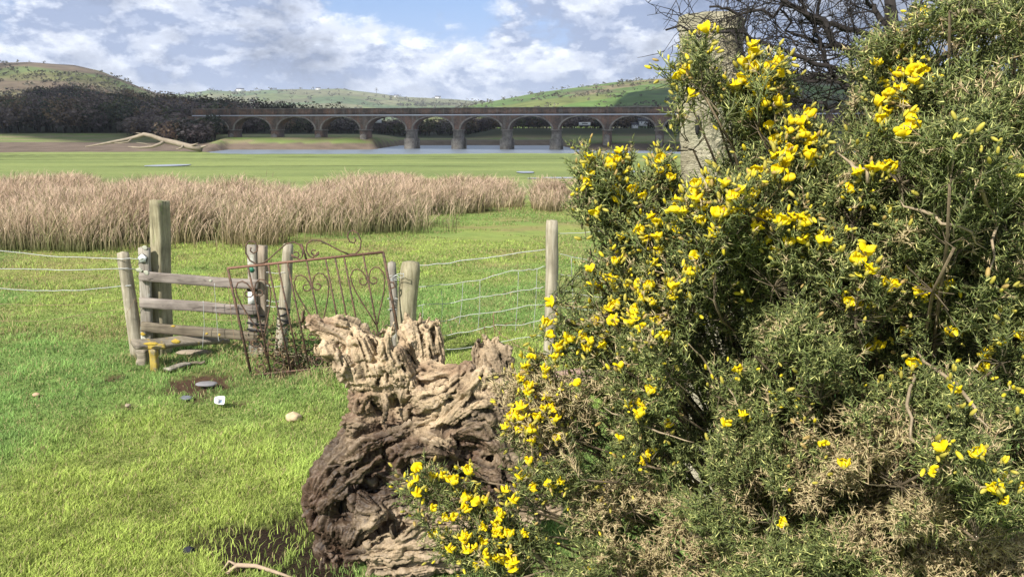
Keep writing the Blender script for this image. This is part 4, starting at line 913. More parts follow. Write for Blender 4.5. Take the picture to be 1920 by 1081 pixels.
for (cx, cy, dx, dy, Yo) in [(590, 598, -16, -6, 0), (586, 612, -18, 2, 0), (598, 622, -14, 8, -.02), (600, 650, -10, -8, -.05), (765, 606, -3, -14, .1), (782, 610, 2, -16, .1), (800, 608, 4, -12, .12), (816, 606, 5, -12, .1), (735, 622, 4, -16, -.05), (722, 630, -5, -12, -.05), (912, 645, -4, -14, .16), (930, 645, 4, -12, .15), (948, 665, 6, -12, .13), (895, 650, -2, -14, .14), (1062, 835, 16, 4, .02), (1055, 850, 14, 6, 0), (1045, 925, 16, 0, -.03), (600, 985, -5, 14, 0)]:
    for j_ in range(2): chain([(cx+rk.normal()*4, cy+rk.normal()*4, 5.5, Yo), (cx+dx*(.8+.5*rk.rand())+rk.normal()*3, cy+dy*(.8+.5*rk.rand())+rk.normal()*3, 1.6, Yo-.01)])
# sdf remesh through metered spheres -> voxel remesh
mb = MB()
for p0, r0, p1, r1 in cap:
    L_ = np.linalg.norm(p1-p0); n_ = max(4, int(L_/(.35*min(r0, r1)))+2); n_ = min(n_, 14); P = [p0+(p1-p0)*i/(n_-1) for i in range(n_)]
    d = unit(p1-p0); rr_ = np.linspace(r0, r1, n_); Pf = []; Rf = []
    for a in (.0, .35, .7): Pf.append(p0-d*r0*math.cos(a*math.pi/2)); Rf.append(max(r0*math.sin(a*math.pi/2), r0*.05))
    Pf += P; Rf += list(rr_)
    for a in (.7, .35, .0): Pf.append(p1+d*r1*math.cos(a*math.pi/2)); Rf.append(max(r1*math.sin(a*math.pi/2), r1*.05))
    mb.tube(Pf, Rf, 16)
tmp = mb.build('stump_tmp', None); md = tmp.modifiers.new('r', 'REMESH'); md.mode = 'VOXEL'; md.voxel_size = .0048
dg = bpy.context.evaluated_depsgraph_get(); me = bpy.data.meshes.new_from_object(tmp.evaluated_get(dg)); bpy.data.objects.remove(tmp)
nv_ = len(me.vertices); V = np.zeros(nv_*3, np.float32); me.vertices.foreach_get('co', V); V = V.reshape(-1, 3).astype(float)
ne = len(me.edges); E = np.zeros(ne*2, np.int32); me.edges.foreach_get('vertices', E); E = E.reshape(-1, 2)
Fp = [np.array([p.vertices[:] for p in me.polygons if len(p.vertices) == k_]).reshape(-1, k_) for k_ in (4, 3)]; Fp = [f for f in Fp if len(f)]
def vnorm(V):
    N = np.zeros_like(V)
    for f in Fp:
        n_ = np.cross(V[f[:, 2]]-V[f[:, 0]], V[f[:, -1]]-V[f[:, 1]])
        for k_ in range(f.shape[1]):
            for c in range(3): N[:, c] += np.bincount(f[:, k_], n_[:, c], nv_)
    return unit(N)
deg = np.bincount(E.ravel(), minlength=nv_).astype(float)
def lap(v, w=None, it=1):
    for _ in range(it):
        if v.ndim == 1: s = np.bincount(E[:, 0], v[E[:, 1]], nv_)+np.bincount(E[:, 1], v[E[:, 0]], nv_); v = .5*v+.5*s/deg
        else: v = np.stack([lap(v[:, c], None, 1) for c in range(3)], -1)
    return v
V = lap(V, None, 5)
# wood grain: streamlines traced through the field of root directions
N = vnorm(V); lo = V.min(0)-.06; hi = V.max(0)+.06; cs = .014; dims = np.ceil((hi-lo)/cs).astype(int)+1
gx, gy_, gz = [lo[c]+cs*np.arange(dims[c]) for c in range(3)]; GP = np.stack(np.meshgrid(gx, gy_, gz, indexing='ij'), -1).reshape(-1, 3)
g = np.zeros(GP.shape)
for p0, r0, p1, r1 in cap:
    a = p1-p0; L2 = a@a; t = np.clip(((GP-p0)@a)/L2, 0, 1); dd = np.linalg.norm(GP-p0-t[:, None]*a, axis=1)-(r0+(r1-r0)*t)
    w_ = np.exp(-np.maximum(dd, -.012)*55)*(1 if r0 < .2 else .3); ax = a/math.sqrt(L2); s_ = np.sign(g@ax); s_[s_ == 0] = 1; g += (w_*s_)[:, None]*ax
g = unit(g)+.75*np.stack([fbm(GP[:, 0]*4, GP[:, 1]*4, GP[:, 2]*4, 2, 300+i) for i in range(3)], -1)
g = unit(g).reshape(dims[0], dims[1], dims[2], 3)
def fld(p):
    q = (p-lo)/cs+.5+0; i = np.clip(q.astype(int), 0, dims-1); return g[i[:, 0], i[:, 1], i[:, 2]]
def cell(p, s_, seed): q = np.floor(p/s_).astype(np.int64); return _h(q[:, 0], q[:, 1], q[:, 2], seed)
acc = {k_: np.zeros(nv_) for k_ in 'fmcb'}; cn = 0
wob = np.stack([vn(V[:, 0]*60, V[:, 1]*60, V[:, 2]*60, 370+i) for i in range(3)], -1)*.0015
for sg in (1, -1):
    p = V+wob; dprev = fld(p)*sg
    for it in range(42):
        if it or sg > 0:
            acc['f'] += cell(p, .0042, 1); acc['m'] += cell(p, .0085, 2); acc['c'] += cell(p, .018, 3); acc['b'] += cell(p, .036, 4); cn += 1
        d = fld(p); s_ = np.sign(np.sum(d*dprev, 1)); s_[s_ == 0] = 1; d = unit(d*s_[:, None]*.6+dprev*.4); p = p+d*.0055; dprev = d
def nrm(v, it): v = lap(v, None, it); v = v-v.mean(); return v/(v.std()+1e-9)
fineg = nrm(acc['f'], 0); midg = nrm(acc['m'], 1); cog = nrm(acc['c'], 4); bgg = nrm(acc['b'], 8)
x, y, z = V.T
sw = np.stack([fbm(x*5, y*5, z*5, 2, 300+i) for i in range(3)], -1)
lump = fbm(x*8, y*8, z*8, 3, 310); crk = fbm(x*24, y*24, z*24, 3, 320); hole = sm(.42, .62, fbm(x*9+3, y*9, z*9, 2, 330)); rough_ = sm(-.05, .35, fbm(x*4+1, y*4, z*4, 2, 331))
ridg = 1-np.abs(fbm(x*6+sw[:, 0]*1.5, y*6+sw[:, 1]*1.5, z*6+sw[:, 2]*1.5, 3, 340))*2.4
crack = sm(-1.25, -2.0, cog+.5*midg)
sc_u = 1-.45*sm(.62, .85, z)
D = .0020*np.clip(fineg, -2.5, 2)+.0030*np.clip(midg, -2.2, 2)+sc_u*(.0048*np.clip(cog, -2.5, 1.6)+.0062*np.clip(bgg, -2.2, 1.8))+.008*lump+(.0015+.006*rough_)*crk*sc_u-.034*hole-.014*sm(.6, .98, ridg)-.016*crack
PX, PY = proj(V.T)
for cx, cy, r_, dp in [(634, 970, 20, .07), (846, 868, 16, .05), (862, 748, 16, .05), (1004, 900, 22, .05), (700, 905, 20, .035), (826, 712, 12, .04), (664, 652, 9, .04), (925, 856, 16, .04), (655, 915, 14, .03), (800, 720, 12, .03), (730, 985, 16, .04), (870, 905, 34, .03)]:
    D = D-dp*np.exp(-((PX-cx)**2+((PY-cy)*1.3)**2)/(2*(r_*.6)**2))*(y < 3.75)
V2 = V+N*D[:, None]
PX, PY = proj(V2.T)
pale = np.array([.50, .375, .235]); mid = np.array([.30, .20, .118]); dark = np.array([.048, .030, .019]); redb = np.array([.18, .105, .065])
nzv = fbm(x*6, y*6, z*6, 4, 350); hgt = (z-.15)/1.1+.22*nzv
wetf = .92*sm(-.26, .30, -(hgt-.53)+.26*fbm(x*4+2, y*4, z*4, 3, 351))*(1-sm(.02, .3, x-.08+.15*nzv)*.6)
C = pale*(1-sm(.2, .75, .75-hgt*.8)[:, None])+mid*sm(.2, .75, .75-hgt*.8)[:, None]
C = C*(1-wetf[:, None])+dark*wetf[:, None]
rb = (sm(.05, .35, fbm(x*5+7, y*5, z*5, 3, 352))*.7)[:, None]; C = C*(1-rb)+redb*rb*(.5+.5*(1-wetf[:, None]))+C*.0
foot = (sm(.36, .27, z)*sm(3.62, 3.38, y)*sm(-.75, -.60, x)*.75)[:, None]; cl_ = (.75*np.exp(-((PX-872)**2+((PY-905)*1.2)**2)/(2*34**2)))[:, None]; C = C*(1-cl_)+redb*.8*cl_; C = C*(1-foot)+pale*.85*foot
streak = sm(.5, 1.9, midg*.7+.7*cog)[:, None]; C = C*(1-.55*streak*(1-.75*wetf[:, None]))+np.array([.42, .33, .24])*.55*streak*(1-.75*wetf[:, None])
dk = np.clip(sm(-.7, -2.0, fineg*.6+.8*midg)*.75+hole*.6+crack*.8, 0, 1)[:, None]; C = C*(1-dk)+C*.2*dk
C = C*(1+.14*np.clip(fineg, -2, 2)+.07*np.clip(cog, -2, 2))[:, None]*(.92+.2*crk)[:, None]
n = NT('driftwood'); v = n.coord(); c = n.attr('col'); f = n.noise(v, 160, 4, .7); c2 = n.mixc(1., c, n.ramp(f, [(.3, .75), (.7, 1.2)]), 'MULTIPLY')
wet_a = n.attr('wet', 'Fac'); p_ = n.n('ShaderNodeBsdfPrincipled', {'Base Color': c2, 'Roughness': n.math('SUBTRACT', .88, n.math('MULTIPLY', wet_a, .32)), 'Specular IOR Level': .35, 'Normal': n.bump(f, .6, .002)})
n.t.links.new(p_.outputs[0], n.out.inputs[0])
o = mk('driftwood_stump', V2, Fp, n.m, None, np.clip(C, .008, .8), True, {'wet': wetf})
tag(o, 'big upturned driftwood root stump, bleached on top and dark wet below', 'tree stump')
STV = V2
# ------------------------------------------------------------------ stone gatepost
n = NT('rendered_stone'); v = n.coord(); f = n.noise(v, 9, 6, .7); g_ = n.noise(n.mapv(v, (1, 1, 2.2)), 38, 5, .7, .8); h_ = n.noise(v, 3, 3)
c = n.mixc(n.ramp(f, [(.35, 0.), (.65, 1.)]), (.33, .29, .20), (.58, .53, .39)); c = n.mixc(n.ramp(g_, [(.36, .85), (.46, 0.)]), c, (.10, .085, .06))
c = n.mixc(n.ramp(h_, [(.55, 0.), (.7, .5)]), c, (.30, .31, .20)); m_ren = n.bsdf(c, .95, n.bump(g_, 1., .02), .15)
YP = 3.75; pa_ = at(1334, 44, YP); pc_ = at(1336, 330, YP); pb = pc_+(pc_-pa_)*(pc_[2]/(pa_[2]-pc_[2])); pb[2] = float(hz(pb[0], pb[1])); gp_ = thing('stone_gatepost', 'tall rough stone gatepost half hidden behind the flowering gorse', 'gatepost', pb)
ztop = at(1335, 44, YP)[2]; hwp = .128; rzp = R(-24)
def rough_box(c0, c1, hx, hy, rz, name, mat, seed, nzamp=.012, nx=10, nzr=70, dome=0.):
    V = []; F = []; per = []
    for a_, b_ in ((-1, -1), (1, -1), (1, 1), (-1, 1)):
        nx_ = {(-1, -1): (1, -1), (1, -1): (1, 1), (1, 1): (-1, 1), (-1, 1): (-1, -1)}[(a_, b_)]
        for j in range(nx): per.append((a_+(nx_[0]-a_)*j/nx, b_+(nx_[1]-b_)*j/nx))
    per = np.array(per); m = len(per); L_ = np.maximum(np.linalg.norm(per, axis=1), 1); per = per*np.where(L_ > 1.25, 1-.07*(L_-1.25)/.16, 1)[:, None]
    M3 = np.array(Matrix.Rotation(rz, 3, 'Z'))
    for i in range(nzr+1):
        t_ = i/nzr; z_ = c0[2]+(c1[2]-c0[2])*t_; q = np.stack([per[:, 0]*hx, per[:, 1]*hy, 0*per[:, 0]], -1)
        q = q*(1+0*q); nn = fbm(q[:, 0]*14+seed, q[:, 1]*14, np.full(m, z_*14), 4, seed)+.6*vn(q[:, 0]*45, q[:, 1]*45, np.full(m, z_*45), seed)
        q = q+unit(q+1e-9)*(nn*nzamp)[:, None]; q = q@M3.T; q[:, :2] += np.array(c0[:2])+(np.array(c1[:2])-np.array(c0[:2]))*t_; q[:, 2] = z_+.3*nzamp*nn; V.append(q)
    cc = np.array(c1)
    for s_, dz in ((.8, .6), (.45, .95), (.15, 1.)): q = V[nzr].copy(); q[:, :2] = cc[:2]+(q[:, :2]-cc[:2])*s_; q[:, 2] = c1[2]+dome*dz+.4*nzamp*vn(q[:, 0]*30, q[:, 1]*30, 0, seed); V.append(q)
    R_ = len(V); V = np.concatenate(V+[[cc+[0, 0, dome*1.02]]]); F = [(i*m+k_, i*m+(k_+1) % m, (i+1)*m+(k_+1) % m, (i+1)*m+k_) for i in range(R_-1) for k_ in range(m)]+[((R_-1)*m+k_, (R_-1)*m+(k_+1) % m, len(V)-1) for k_ in range(m)]
    return mk(name, V, F, mat, gp_, None, True)
sh = rough_box(pb-[0, 0, .2], np.array([pa_[0], pb[1], ztop-.02]), hwp, hwp*.85, rzp, 'shaft', m_ren, 4, .010)
rough_box(np.array([pa_[0], pb[1], ztop-.035]), np.array([pa_[0], pb[1], ztop+.02]), hwp*1.04, hwp*.9, rzp, 'cap', m_ren, 6, .008, nzr=6, dome=.025)
MB().ell(at(1308, 235, YP-.10), (.012, .012, .045), 10, 8).build('socket', m_black, gp_, True)
MB().ell(at(1345, 190, YP-.145), (.05, .016, .075), 16, 10, nz=.4, seed=2).build('lichen', m_plain('cream_lichen', (.66, .63, .47), .95, 60, .2), gp_, True)
# ------------------------------------------------------------------ gorse
DP = [[600, 1.50], [1000, 1.48], [1150, 1.42], [1400, 1.28], [1700, 1.14], [2000, 1.05]]
def Dsurf(px, py):
    px = np.asarray(px, float); py = np.asarray(py, float)
    d = np.interp(px, [a for a, b in DP], [b for a, b in DP])+.10*sm(450, 0, py)*sm(1250, 1700, px)-.06*sm(650, 1080, py)*sm(1000, 1300, px)
    return d+.25*fbm(px/150, py/130, 0, 3, 401)+.03*vn(px/40, py/40, 0, 402)
M = [(1405, 80), (1440, 150), (1490, 215), (1555, 215), (1590, 150), (1640, 80), (1700, 60), (1760, 25), (1810, -20), (1900, -60), (2040, -60), (2040, 1150), (1090, 1150), (1080, 1060), (1060, 990), (1075, 940), (1110, 890), (1100, 850), (1060, 820), (1010, 800), (985, 770), (1000, 740),
     (1060, 745), (1120, 720), (1130, 690), (1085, 650), (1065, 620), (1105, 585), (1130, 540), (1125, 500), (1145, 460), (1185, 430), (1150, 395), (1115, 340), (1120, 300), (1160, 315), (1200, 345), (1235, 345), (1270, 375), (1315, 385), (1350, 345), (1362, 270), (1366, 200), (1388, 115)]
rg = np.random.RandomState(77)
def sample(poly, n, seed):
    r = np.random.RandomState(seed); a = np.array(poly, float); lo, hi = a.min(0), a.max(0); x = r.uniform(lo[0], hi[0], n*4); y = r.uniform(lo[1], hi[1], n*4)
    k = inpoly(x, y, poly); return x[k][:n], y[k][:n]
def AT(px, py, Y):
    x = (px-960)/FOC; y = (540.5-py)/FOC; d = np.stack([x, cP+y*sP, -sP+y*cP], -1); return np.array([0, 0, EYE])+d*(Y/d[:, 1])[:, None]
CORE = np.array([1.25, 2.15, .75])
tips = []; dirs = []; lens = []; kind = []
x, y = sample(M, 760, 5); nc_ = len(x); dep = rg.rand(nc_)**1.3*.30; Pc = AT(x, y, Dsurf(x, y)+dep); dc = unit(unit(Pc-CORE)*.75+np.array([0, -.15, .45])+rg.normal(size=Pc.shape)*.30)
i = np.repeat(np.arange(nc_), 6); sp = unit(rg.normal(size=(len(i), 3))); P = Pc[i]+sp*rg.uniform(.005, .042, (len(i), 1)); dr = dc[i]+(P-Pc[i])*11+rg.normal(size=P.shape)*.12
tips.append(P); dirs.append(unit(dr)); lens.append(rg.uniform(.06, .11, len(P)))
# spires that stand clear of the bush: centre line in photo px, number of shoots
SPI = [([(1375, 215), (1338, 165), (1305, 115), (1288, 72)], 26, 20, 1.42), ([(1400, 200), (1425, 150), (1440, 110)], 30, 34, 1.36), ([(1160, 420), (1130, 360), (1105, 300), (1095, 285)], 34, 22, 1.45), ([(1160, 370), (1210, 350), (1240, 300), (1250, 285)], 26, 24, 1.46),
       ([(1150, 640), (1100, 610), (1060, 600), (1042, 615)], 22, 22, 1.46), ([(1070, 760), (1020, 715), (985, 690)], 24, 24, 1.5), ([(1060, 830), (1000, 790), (960, 775)], 26, 26, 1.5), ([(1100, 520), (1112, 500), (1105, 480)], 10, 18, 1.44),
       ([(1080, 1120), (990, 1020), (900, 960), (830, 900), (790, 880)], 60, 34, 1.46), ([(1040, 1120), (930, 1060), (860, 1010)], 40, 26, 1.44), ([(1100, 900), (1020, 880), (980, 905)], 34, 30, 1.5), ([(1700, 80), (1640, 95), (1600, 110)], 20, 30, 1.3), ([(1840, 20), (1760, 30), (1720, 40)], 24, 30, 1.2)]
SEEDS_STEM = []
for pts, nn, wd_, Yd in SPI:
    pts = np.array(pts, float); s_ = np.linspace(0, 1, len(pts)); t_ = np.sort(rg.rand(nn)); cx = np.interp(t_, s_, pts[:, 0])+rg.normal(size=nn)*wd_*.42*(1-.5*t_); cy = np.interp(t_, s_, pts[:, 1])+rg.normal(size=nn)*wd_*.42*(1-.5*t_)
    P = AT(cx, cy, Yd+rg.normal(size=nn)*.035); ax = AT(np.interp(np.minimum(t_+.1, 1), s_, pts[:, 0])*1., np.interp(np.minimum(t_+.1, 1), s_, pts[:, 1]), np.full(nn, Yd))-AT(np.interp(np.minimum(t_+.1, 1)-.1, s_, pts[:, 0]), np.interp(np.minimum(t_+.1, 1)-.1, s_, pts[:, 1]), np.full(nn, Yd))
    tips.append(P); dirs.append(unit(unit(ax)+rg.normal(size=P.shape)*.35)); lens.append(rg.uniform(.05, .09, nn))
    SEEDS_STEM.append([at(a, b, Yd) for a, b in pts])
# flowers: photo positions (px, py, count)
FL = """1321 62 1;1271 142 1;1274 170 2;1325 95 0;1420 80 1;1464 115 1;1405 130 3;1400 175 3;1430 150 1;1455 130 1;1380 168 1;1410 195 2;1415 110 1;1350 195 0;1390 215 1;1488 203 1;1511 228 1;1443 240 1;1447 258 1;1475 252 1;1520 270 2;1547 262 1;1540 290 0;1490 298 2;1635 330 3;1583 345 1;1722 30 1;1660 168 2;1680 180 1;1715 130 2;1710 150 2;1700 165 1;1670 195 2;1705 243 3;1635 235 0;1150 296 1;1170 300 1;1105 310 1;1098 330 1;1120 355 1;1240 330 1;1245 350 1;1243 305 1;1208 380 1;1212 400 1;1115 415 1;1302 372 2;1328 362 0;1350 360 1;1375 378 1;1345 345 1;1507 412 2;1437 415 1;1425 408 1;1465 422 1;1505 440 1;1512 455 1;1535 440 2;1420 458 1;1450 465 1;1480 455 1;1225 450 3;1240 430 2;1265 435 1;1290 440 2;1330 435 1;1270 510 1;1300 525 1;1265 560 2;1210 530 1;1250 560 1;1143 558 2;1140 585 1;1180 605 1;1190 600 1;1040 615 2;1035 630 1;1070 655 1;1082 645 1;1102 650 1;1130 648 1;1160 690 1;1165 580 1;1245 590 1;1215 570 1;1605 488 2;1600 480 1;1625 468 1;1545 530 1;1555 535 1;1590 575 1;1610 580 1;1665 530 1;1670 545 1;1745 540 2;1725 540 0;1718 590 1;1700 410 0;1678 655 2;1697 690 1;1640 715 0;1868 675 2;1850 670 1;1880 530 0;1785 705 0;1890 925 2;1880 915 1;1915 920 1;1853 862 1;1770 850 1;1795 840 0;1355 712 0;1380 700 1;1490 765 0;1515 810 1;1470 720 0;1016 690 1;1019 697 1;970 690 1;998 660 1;962 710 1;990 800 2;1000 790 2;965 780 1;1012 785 1;1020 775 1;985 805 1;1040 790 1;1030 770 1;980 770 1;1000 740 0;1080 715 1;1055 740 0;1225 735 1;1200 770 1;1197 795 2;1210 850 1;1160 845 1;1260 815 1;980 893 2;988 885 1;1033 903 2;1045 905 1;955 800 1;825 893 2;795 900 2;770 912 1;785 935 1;845 905 1;800 955 1;865 943 1;885 950 3;895 935 1;835 1000 1;860 1010 1;870 1028 1;905 990 2;940 985 2;955 1000 2;925 1010 1;945 1030 2;960 1045 2;910 1040 1;935 1060 2;890 1070 1;965 1070 1;1100 1075 1;960 940 1;850 1030 1;820 995 1;905 1010 1;1005 985 0;1130 940 0;1140 920 0;1220 870 1;1400 400 2;1370 400 1;1395 355 1;1340 380 0;1560 440 1;1575 435 0;1495 385 0;1430 330 0;1445 345 0;1460 295 1;1480 230 0;1610 400 0;1660 390 0;1715 110 1;1730 150 1;1690 200 0;1820 245 0;1870 280 0;1910 300 0;1895 590 0;1920 640 1;1900 745 0;1800 770 0;1370 520 0;1330 500 0;1315 560 0;1360 480 0;1400 550 0;1210 475 0;1185 470 0;1165 480 0;1180 510 0;1150 530 0;1220 620 0;1200 640 0;1250 700 0;1090 380 0;1180 330 0;1230 300 0;1140 330 0;1290 100 0;1280 120 0;1300 365 1;1260 380 1;1275 400 1;1320 400 1;1360 400 1;1385 410 1;1410 432 1;1440 440 1;1350 440 1;1215 460 1;1235 470 1;1100 345 1;1160 288 1;1130 305 1;1235 320 1;1410 165 1;1395 150 1;1445 130 1;1480 290 1;1500 250 1;1460 310 1;1330 345 1;1290 380 1;1150 585 1;1200 560 1;1235 605 1;1260 540 1;1680 160 1;1695 150 1;1720 140 1;1640 330 1;1480 420 1;1445 405 1;1620 490 1;1680 530 1;1755 545 1"""
fp = []; fs = []; bp = []
def near_surface(px, py):
    for pts, nn, wd_, Yd in SPI:
        a = np.array(pts, float); q = np.stack([np.interp(np.linspace(0, 1, 20), np.linspace(0, 1, len(a)), a[:, i]) for i in (0, 1)], -1)
        if np.min(np.hypot(q[:, 0]-px, q[:, 1]-py)) < wd_*1.6 and px < 1480: return Yd
    return float(Dsurf(px, py))
for s_ in FL.split(';'):
    a, b, c_ = map(float, s_.split()); Yd = near_surface(a, b)-.05
    for k_ in range(int(c_)):
        fp.append(at(a+rg.normal()*(16 if c_ > 1 else 5), b+rg.normal()*(16 if c_ > 1 else 5), Yd+rg.normal()*.01))
    for k_ in range(5 if c_ else 6): bp.append(at(a+rg.normal()*18, b+rg.normal()*18, Yd+.02+rg.normal()*.015))
    if a < 1560 or rg.rand() < .4:
        for k_ in range(2): bp.append(at(a+rg.normal()*50, b+rg.normal()*50, Yd+.04+rg.normal()*.02))
    n_t = 3; P = np.array([at(a+rg.normal()*14, b+rg.normal()*14+6, Yd+.02+.02*rg.rand()) for _ in range(n_t)])
    tips.append(P); dirs.append(unit(unit(P-CORE)*.5+np.array([0, -.35, .6])+rg.normal(size=P.shape)*.3)); lens.append(rg.uniform(.05, .09, n_t))
for (ax_, ay_, sx_, sy_, nn) in [(1170, 560, 50, 70, 20), (1300, 450, 90, 50, 8), (1480, 300, 70, 70, 8), (1220, 380, 60, 45, 5), (1110, 640, 50, 30, 7), (1000, 780, 35, 40, 8), (890, 980, 60, 50, 12), (1430, 190, 40, 60, 6), (1680, 180, 50, 60, 5), (1750, 560, 120, 120, 7), (1250, 800, 120, 80, 6)]:
    for k_ in range(nn): a, b = ax_+rg.normal()*sx_, ay_+rg.normal()*sy_; fp.append(at(a, b, near_surface(a, b)-.04)); bp += [at(a+rg.normal()*14, b+rg.normal()*14, near_surface(a, b)-.02) for _ in range(3)]
fp = np.array(fp); bp = np.array(bp)
TIP = np.concatenate(tips); DIR = np.concatenate(dirs); LEN = np.concatenate(lens)
# fine shoots: main stem + side shoots
B = TIP-DIR*LEN[:, None]; n0 = len(TIP)
dead_n = fbm(TIP[:, 0]*3.5, TIP[:, 1]*3.5, TIP[:, 2]*3.5, 3, 411); tpx, tpy = proj(TIP.T)
low = sm(900, 1050, tpx)*(sm(640, 860, tpy)*1.0-.35*sm(600, 300, tpy))
deadp = np.clip(sm(.18, .40, dead_n+.25*low-.07-.12*sm(420, 200, tpy))*.95+.03, 0, 1); dead = rg.rand(n0) < deadp
SB = [B]; SD = [DIR]; SL = [LEN]; SDe = [dead]
ns = 7; i = np.repeat(np.arange(n0), ns); u_ = rg.uniform(.05, .92, len(i)); pr = unit(np.cross(DIR[i], rg.normal(size=(len(i), 3)))); an = rg.uniform(.5, 1.0, len(i))
SB.append(B[i]+DIR[i]*(LEN[i]*u_)[:, None]); SD.append(unit(DIR[i]*np.cos(an)[:, None]+pr*np.sin(an)[:, None])); SL.append(rg.uniform(.022, .052, len(i))*(1.15-.5*u_)); SDe.append(dead[i] ^ (rg.rand(len(i)) < .08))
SB, SD, SL, SDe = map(np.concatenate, (SB, SD, SL, SDe))
print('shoots', len(SB))
g1 = np.array([.038, .075, .016]); g2_ = np.array([.115, .155, .034]); g3 = np.array([.58, .58, .20]); d1_ = np.array([.34, .25, .14]); d2_ = np.array([.60, .47, .28])
lv = fbm(SB[:, 0]*7, SB[:, 1]*7, SB[:, 2]*7, 3, 415)
sc_ = np.where(SDe[:, None], d1_*(.6+.7*rg.rand(len(SB), 1)), np.array([.13, .14, .055])*(.7+.5*rg.rand(len(SB), 1)))
stemV = sticks(SB, SB+SD*SL[:, None], np.full(len(SB), .0011), np.full(len(SB), .0006), sc_)
cnt = np.maximum(3, (SL/.0044).astype(int)); i = np.repeat(np.arange(len(SB)), cnt); m_ = len(i); print('spines', m_)
u_ = rg.rand(m_)**.85; o_ = SB[i]+SD[i]*(SL[i]*u_)[:, None]; pr = unit(np.cross(SD[i], rg.normal(size=(m_, 3)))); an = rg.uniform(.55, 1.25, m_)
sd_ = unit(SD[i]*np.cos(an)[:, None]+pr*np.sin(an)[:, None]); ls = rg.uniform(.008, .0185, m_)*(1.1-.35*u_); ls = np.where(SDe[i], ls*1.15, ls)
f = rg.rand(m_)[:, None]; gcol = (g1*(1-f)+g2_*f)*(1+.45*lv[i])[:, None]; pl = (rg.rand(m_) < .12)[:, None]; gcol = np.where(pl, g3*(.7+.5*f), gcol)
dcol = (d1_*(1-f)+d2_*f)*(.75+.5*rg.rand(m_, 1)); sc2 = np.where(SDe[i][:, None], dcol, gcol)
a_ = unit(np.cross(sd_, rg.normal(size=(m_, 3)))); b_ = np.cross(sd_, a_); rb = (.0010+.0003*rg.rand(m_))[:, None]
Vs = np.stack([o_+a_*rb, o_-a_*rb*.5+b_*rb*.87, o_-a_*rb*.5-b_*rb*.87, o_+sd_*ls[:, None]], 1).reshape(-1, 3); q = np.arange(m_)[:, None]*4
Fs = np.concatenate([q+np.array([[0, 1, 3]]), q+np.array([[1, 2, 3]]), q+np.array([[2, 0, 3]])]); tipc = sc2*.65+g3*.45*np.where(SDe[i][:, None], 1.1, 1.)
Cs = np.stack([sc2, sc2, sc2, tipc], 1).reshape(-1, 3)
root = np.array([1.2, 2.1, 0.]); root[2] = float(hz(root[0], root[1]))
gb_ = thing('gorse_bush', 'huge spiny gorse bush in yellow flower filling the right side', 'gorse', root)
V, F, C = merge([stemV, (Vs, Fs, Cs)])
m_go = m_attr('gorse_spines', .5, .12, .45); mk('foliage', V, F, m_go, gb_, C)
# woody limbs from the base, twigs out to the shoots
m_bark = m_attr('gorse_bark', .9, 0, .2, 60); mb = MB(); LP = []
goals = []; dmin = np.full(n0, 1e9); j = 0                        # limbs end where shoots are farthest from any limb
for k_ in range(330):
    g_ = B[j]+(CORE-B[j])*.02; goals.append(g_); dmin = np.minimum(dmin, ((B-g_)**2).sum(1)); j = int(dmin.argmax())
for q in SEEDS_STEM: goals.append(q[0])
for gl in goals:
    b_ = root+np.array([rg.normal()*.16, rg.normal()*.12, -.05]); m1 = b_+(gl-b_)*.4+np.array([.05, .25, -.02])+rg.normal(size=3)*.07; m2 = gl+(CORE-gl)*.22+np.array([0, .12, 0])+rg.normal(size=3)*.04
    c4 = np.array([b_, m1, m2, gl]); t_ = np.linspace(0, 1, 12)[:, None]; P = (1-t_)**3*c4[0]+3*(1-t_)**2*t_*c4[1]+3*(1-t_)*t_**2*c4[2]+t_**3*c4[3]; P = P+rg.normal(size=P.shape)*.006
    mb.tube(P, np.linspace(.0075, .0018, 12), 5, np.array([.19, .145, .095])*(.7+.6*rg.rand())); LP.append(P[5:])
for q in SEEDS_STEM:
    q = np.array(q); t_ = np.linspace(0, 1, 9); P = np.stack([np.interp(t_, np.linspace(0, 1, len(q)), q[:, c]) for c in range(3)], -1)+rg.normal(size=(9, 3))*.004; mb.tube(P, np.linspace(.0055, .0018, 9), 5, (.24, .20, .12)); LP.append(P)
for pts, r_ in [([(1572, 288), (1600, 312), (1632, 335), (1640, 360)], .006), ([(1690, 380), (1735, 395), (1790, 420), (1850, 470)], .005), ([(1800, 300), (1840, 350), (1870, 420), (1850, 520)], .006), ([(1700, 640), (1760, 700), (1830, 765), (1850, 800)], .0055), ([(1720, 680), (1700, 760), (1720, 840)], .005), ([(1290, 640), (1340, 700), (1380, 760)], .004), ([(1130, 760), (1200, 800), (1300, 830)], .004)]:
    P = np.array([at(a, b, float(Dsurf(a, b))-.03) for a, b in pts]); t_ = np.linspace(0, 1, 10); P = np.stack([np.interp(t_, np.linspace(0, 1, len(P)), P[:, c]) for c in range(3)], -1)+rg.normal(size=(10, 3))*.003; mb.tube(P, r_*.5*np.array([.25, .6, .85, 1, 1, .95, .85, .7, .5, .25]), 6, (.33, .26, .17)); 
mb.build('limbs', m_bark, gb_, True, True)
LPa = np.concatenate(LP); bi = np.zeros(n0, int)
for s_ in range(0, n0, 500): d2 = ((B[s_:s_+500, None]-LPa[None])**2).sum(-1); bi[s_:s_+500] = d2.argmin(1)
E0 = LPa[bi]; tw = sticks(E0, (E0+B)/2+rg.normal(size=B.shape)*.01, np.full(n0, .0012), np.full(n0, .0010), np.tile([[.12, .095, .06]], (n0, 1))); md_ = (E0+B)/2
tw2 = sticks((E0+B)/2, B, np.full(n0, .0010), np.full(n0, .0009), np.tile([[.13, .11, .065]], (n0, 1))); V, F, C = merge([tw, tw2]); mk('twigs', V, F, m_bark, gb_, C)
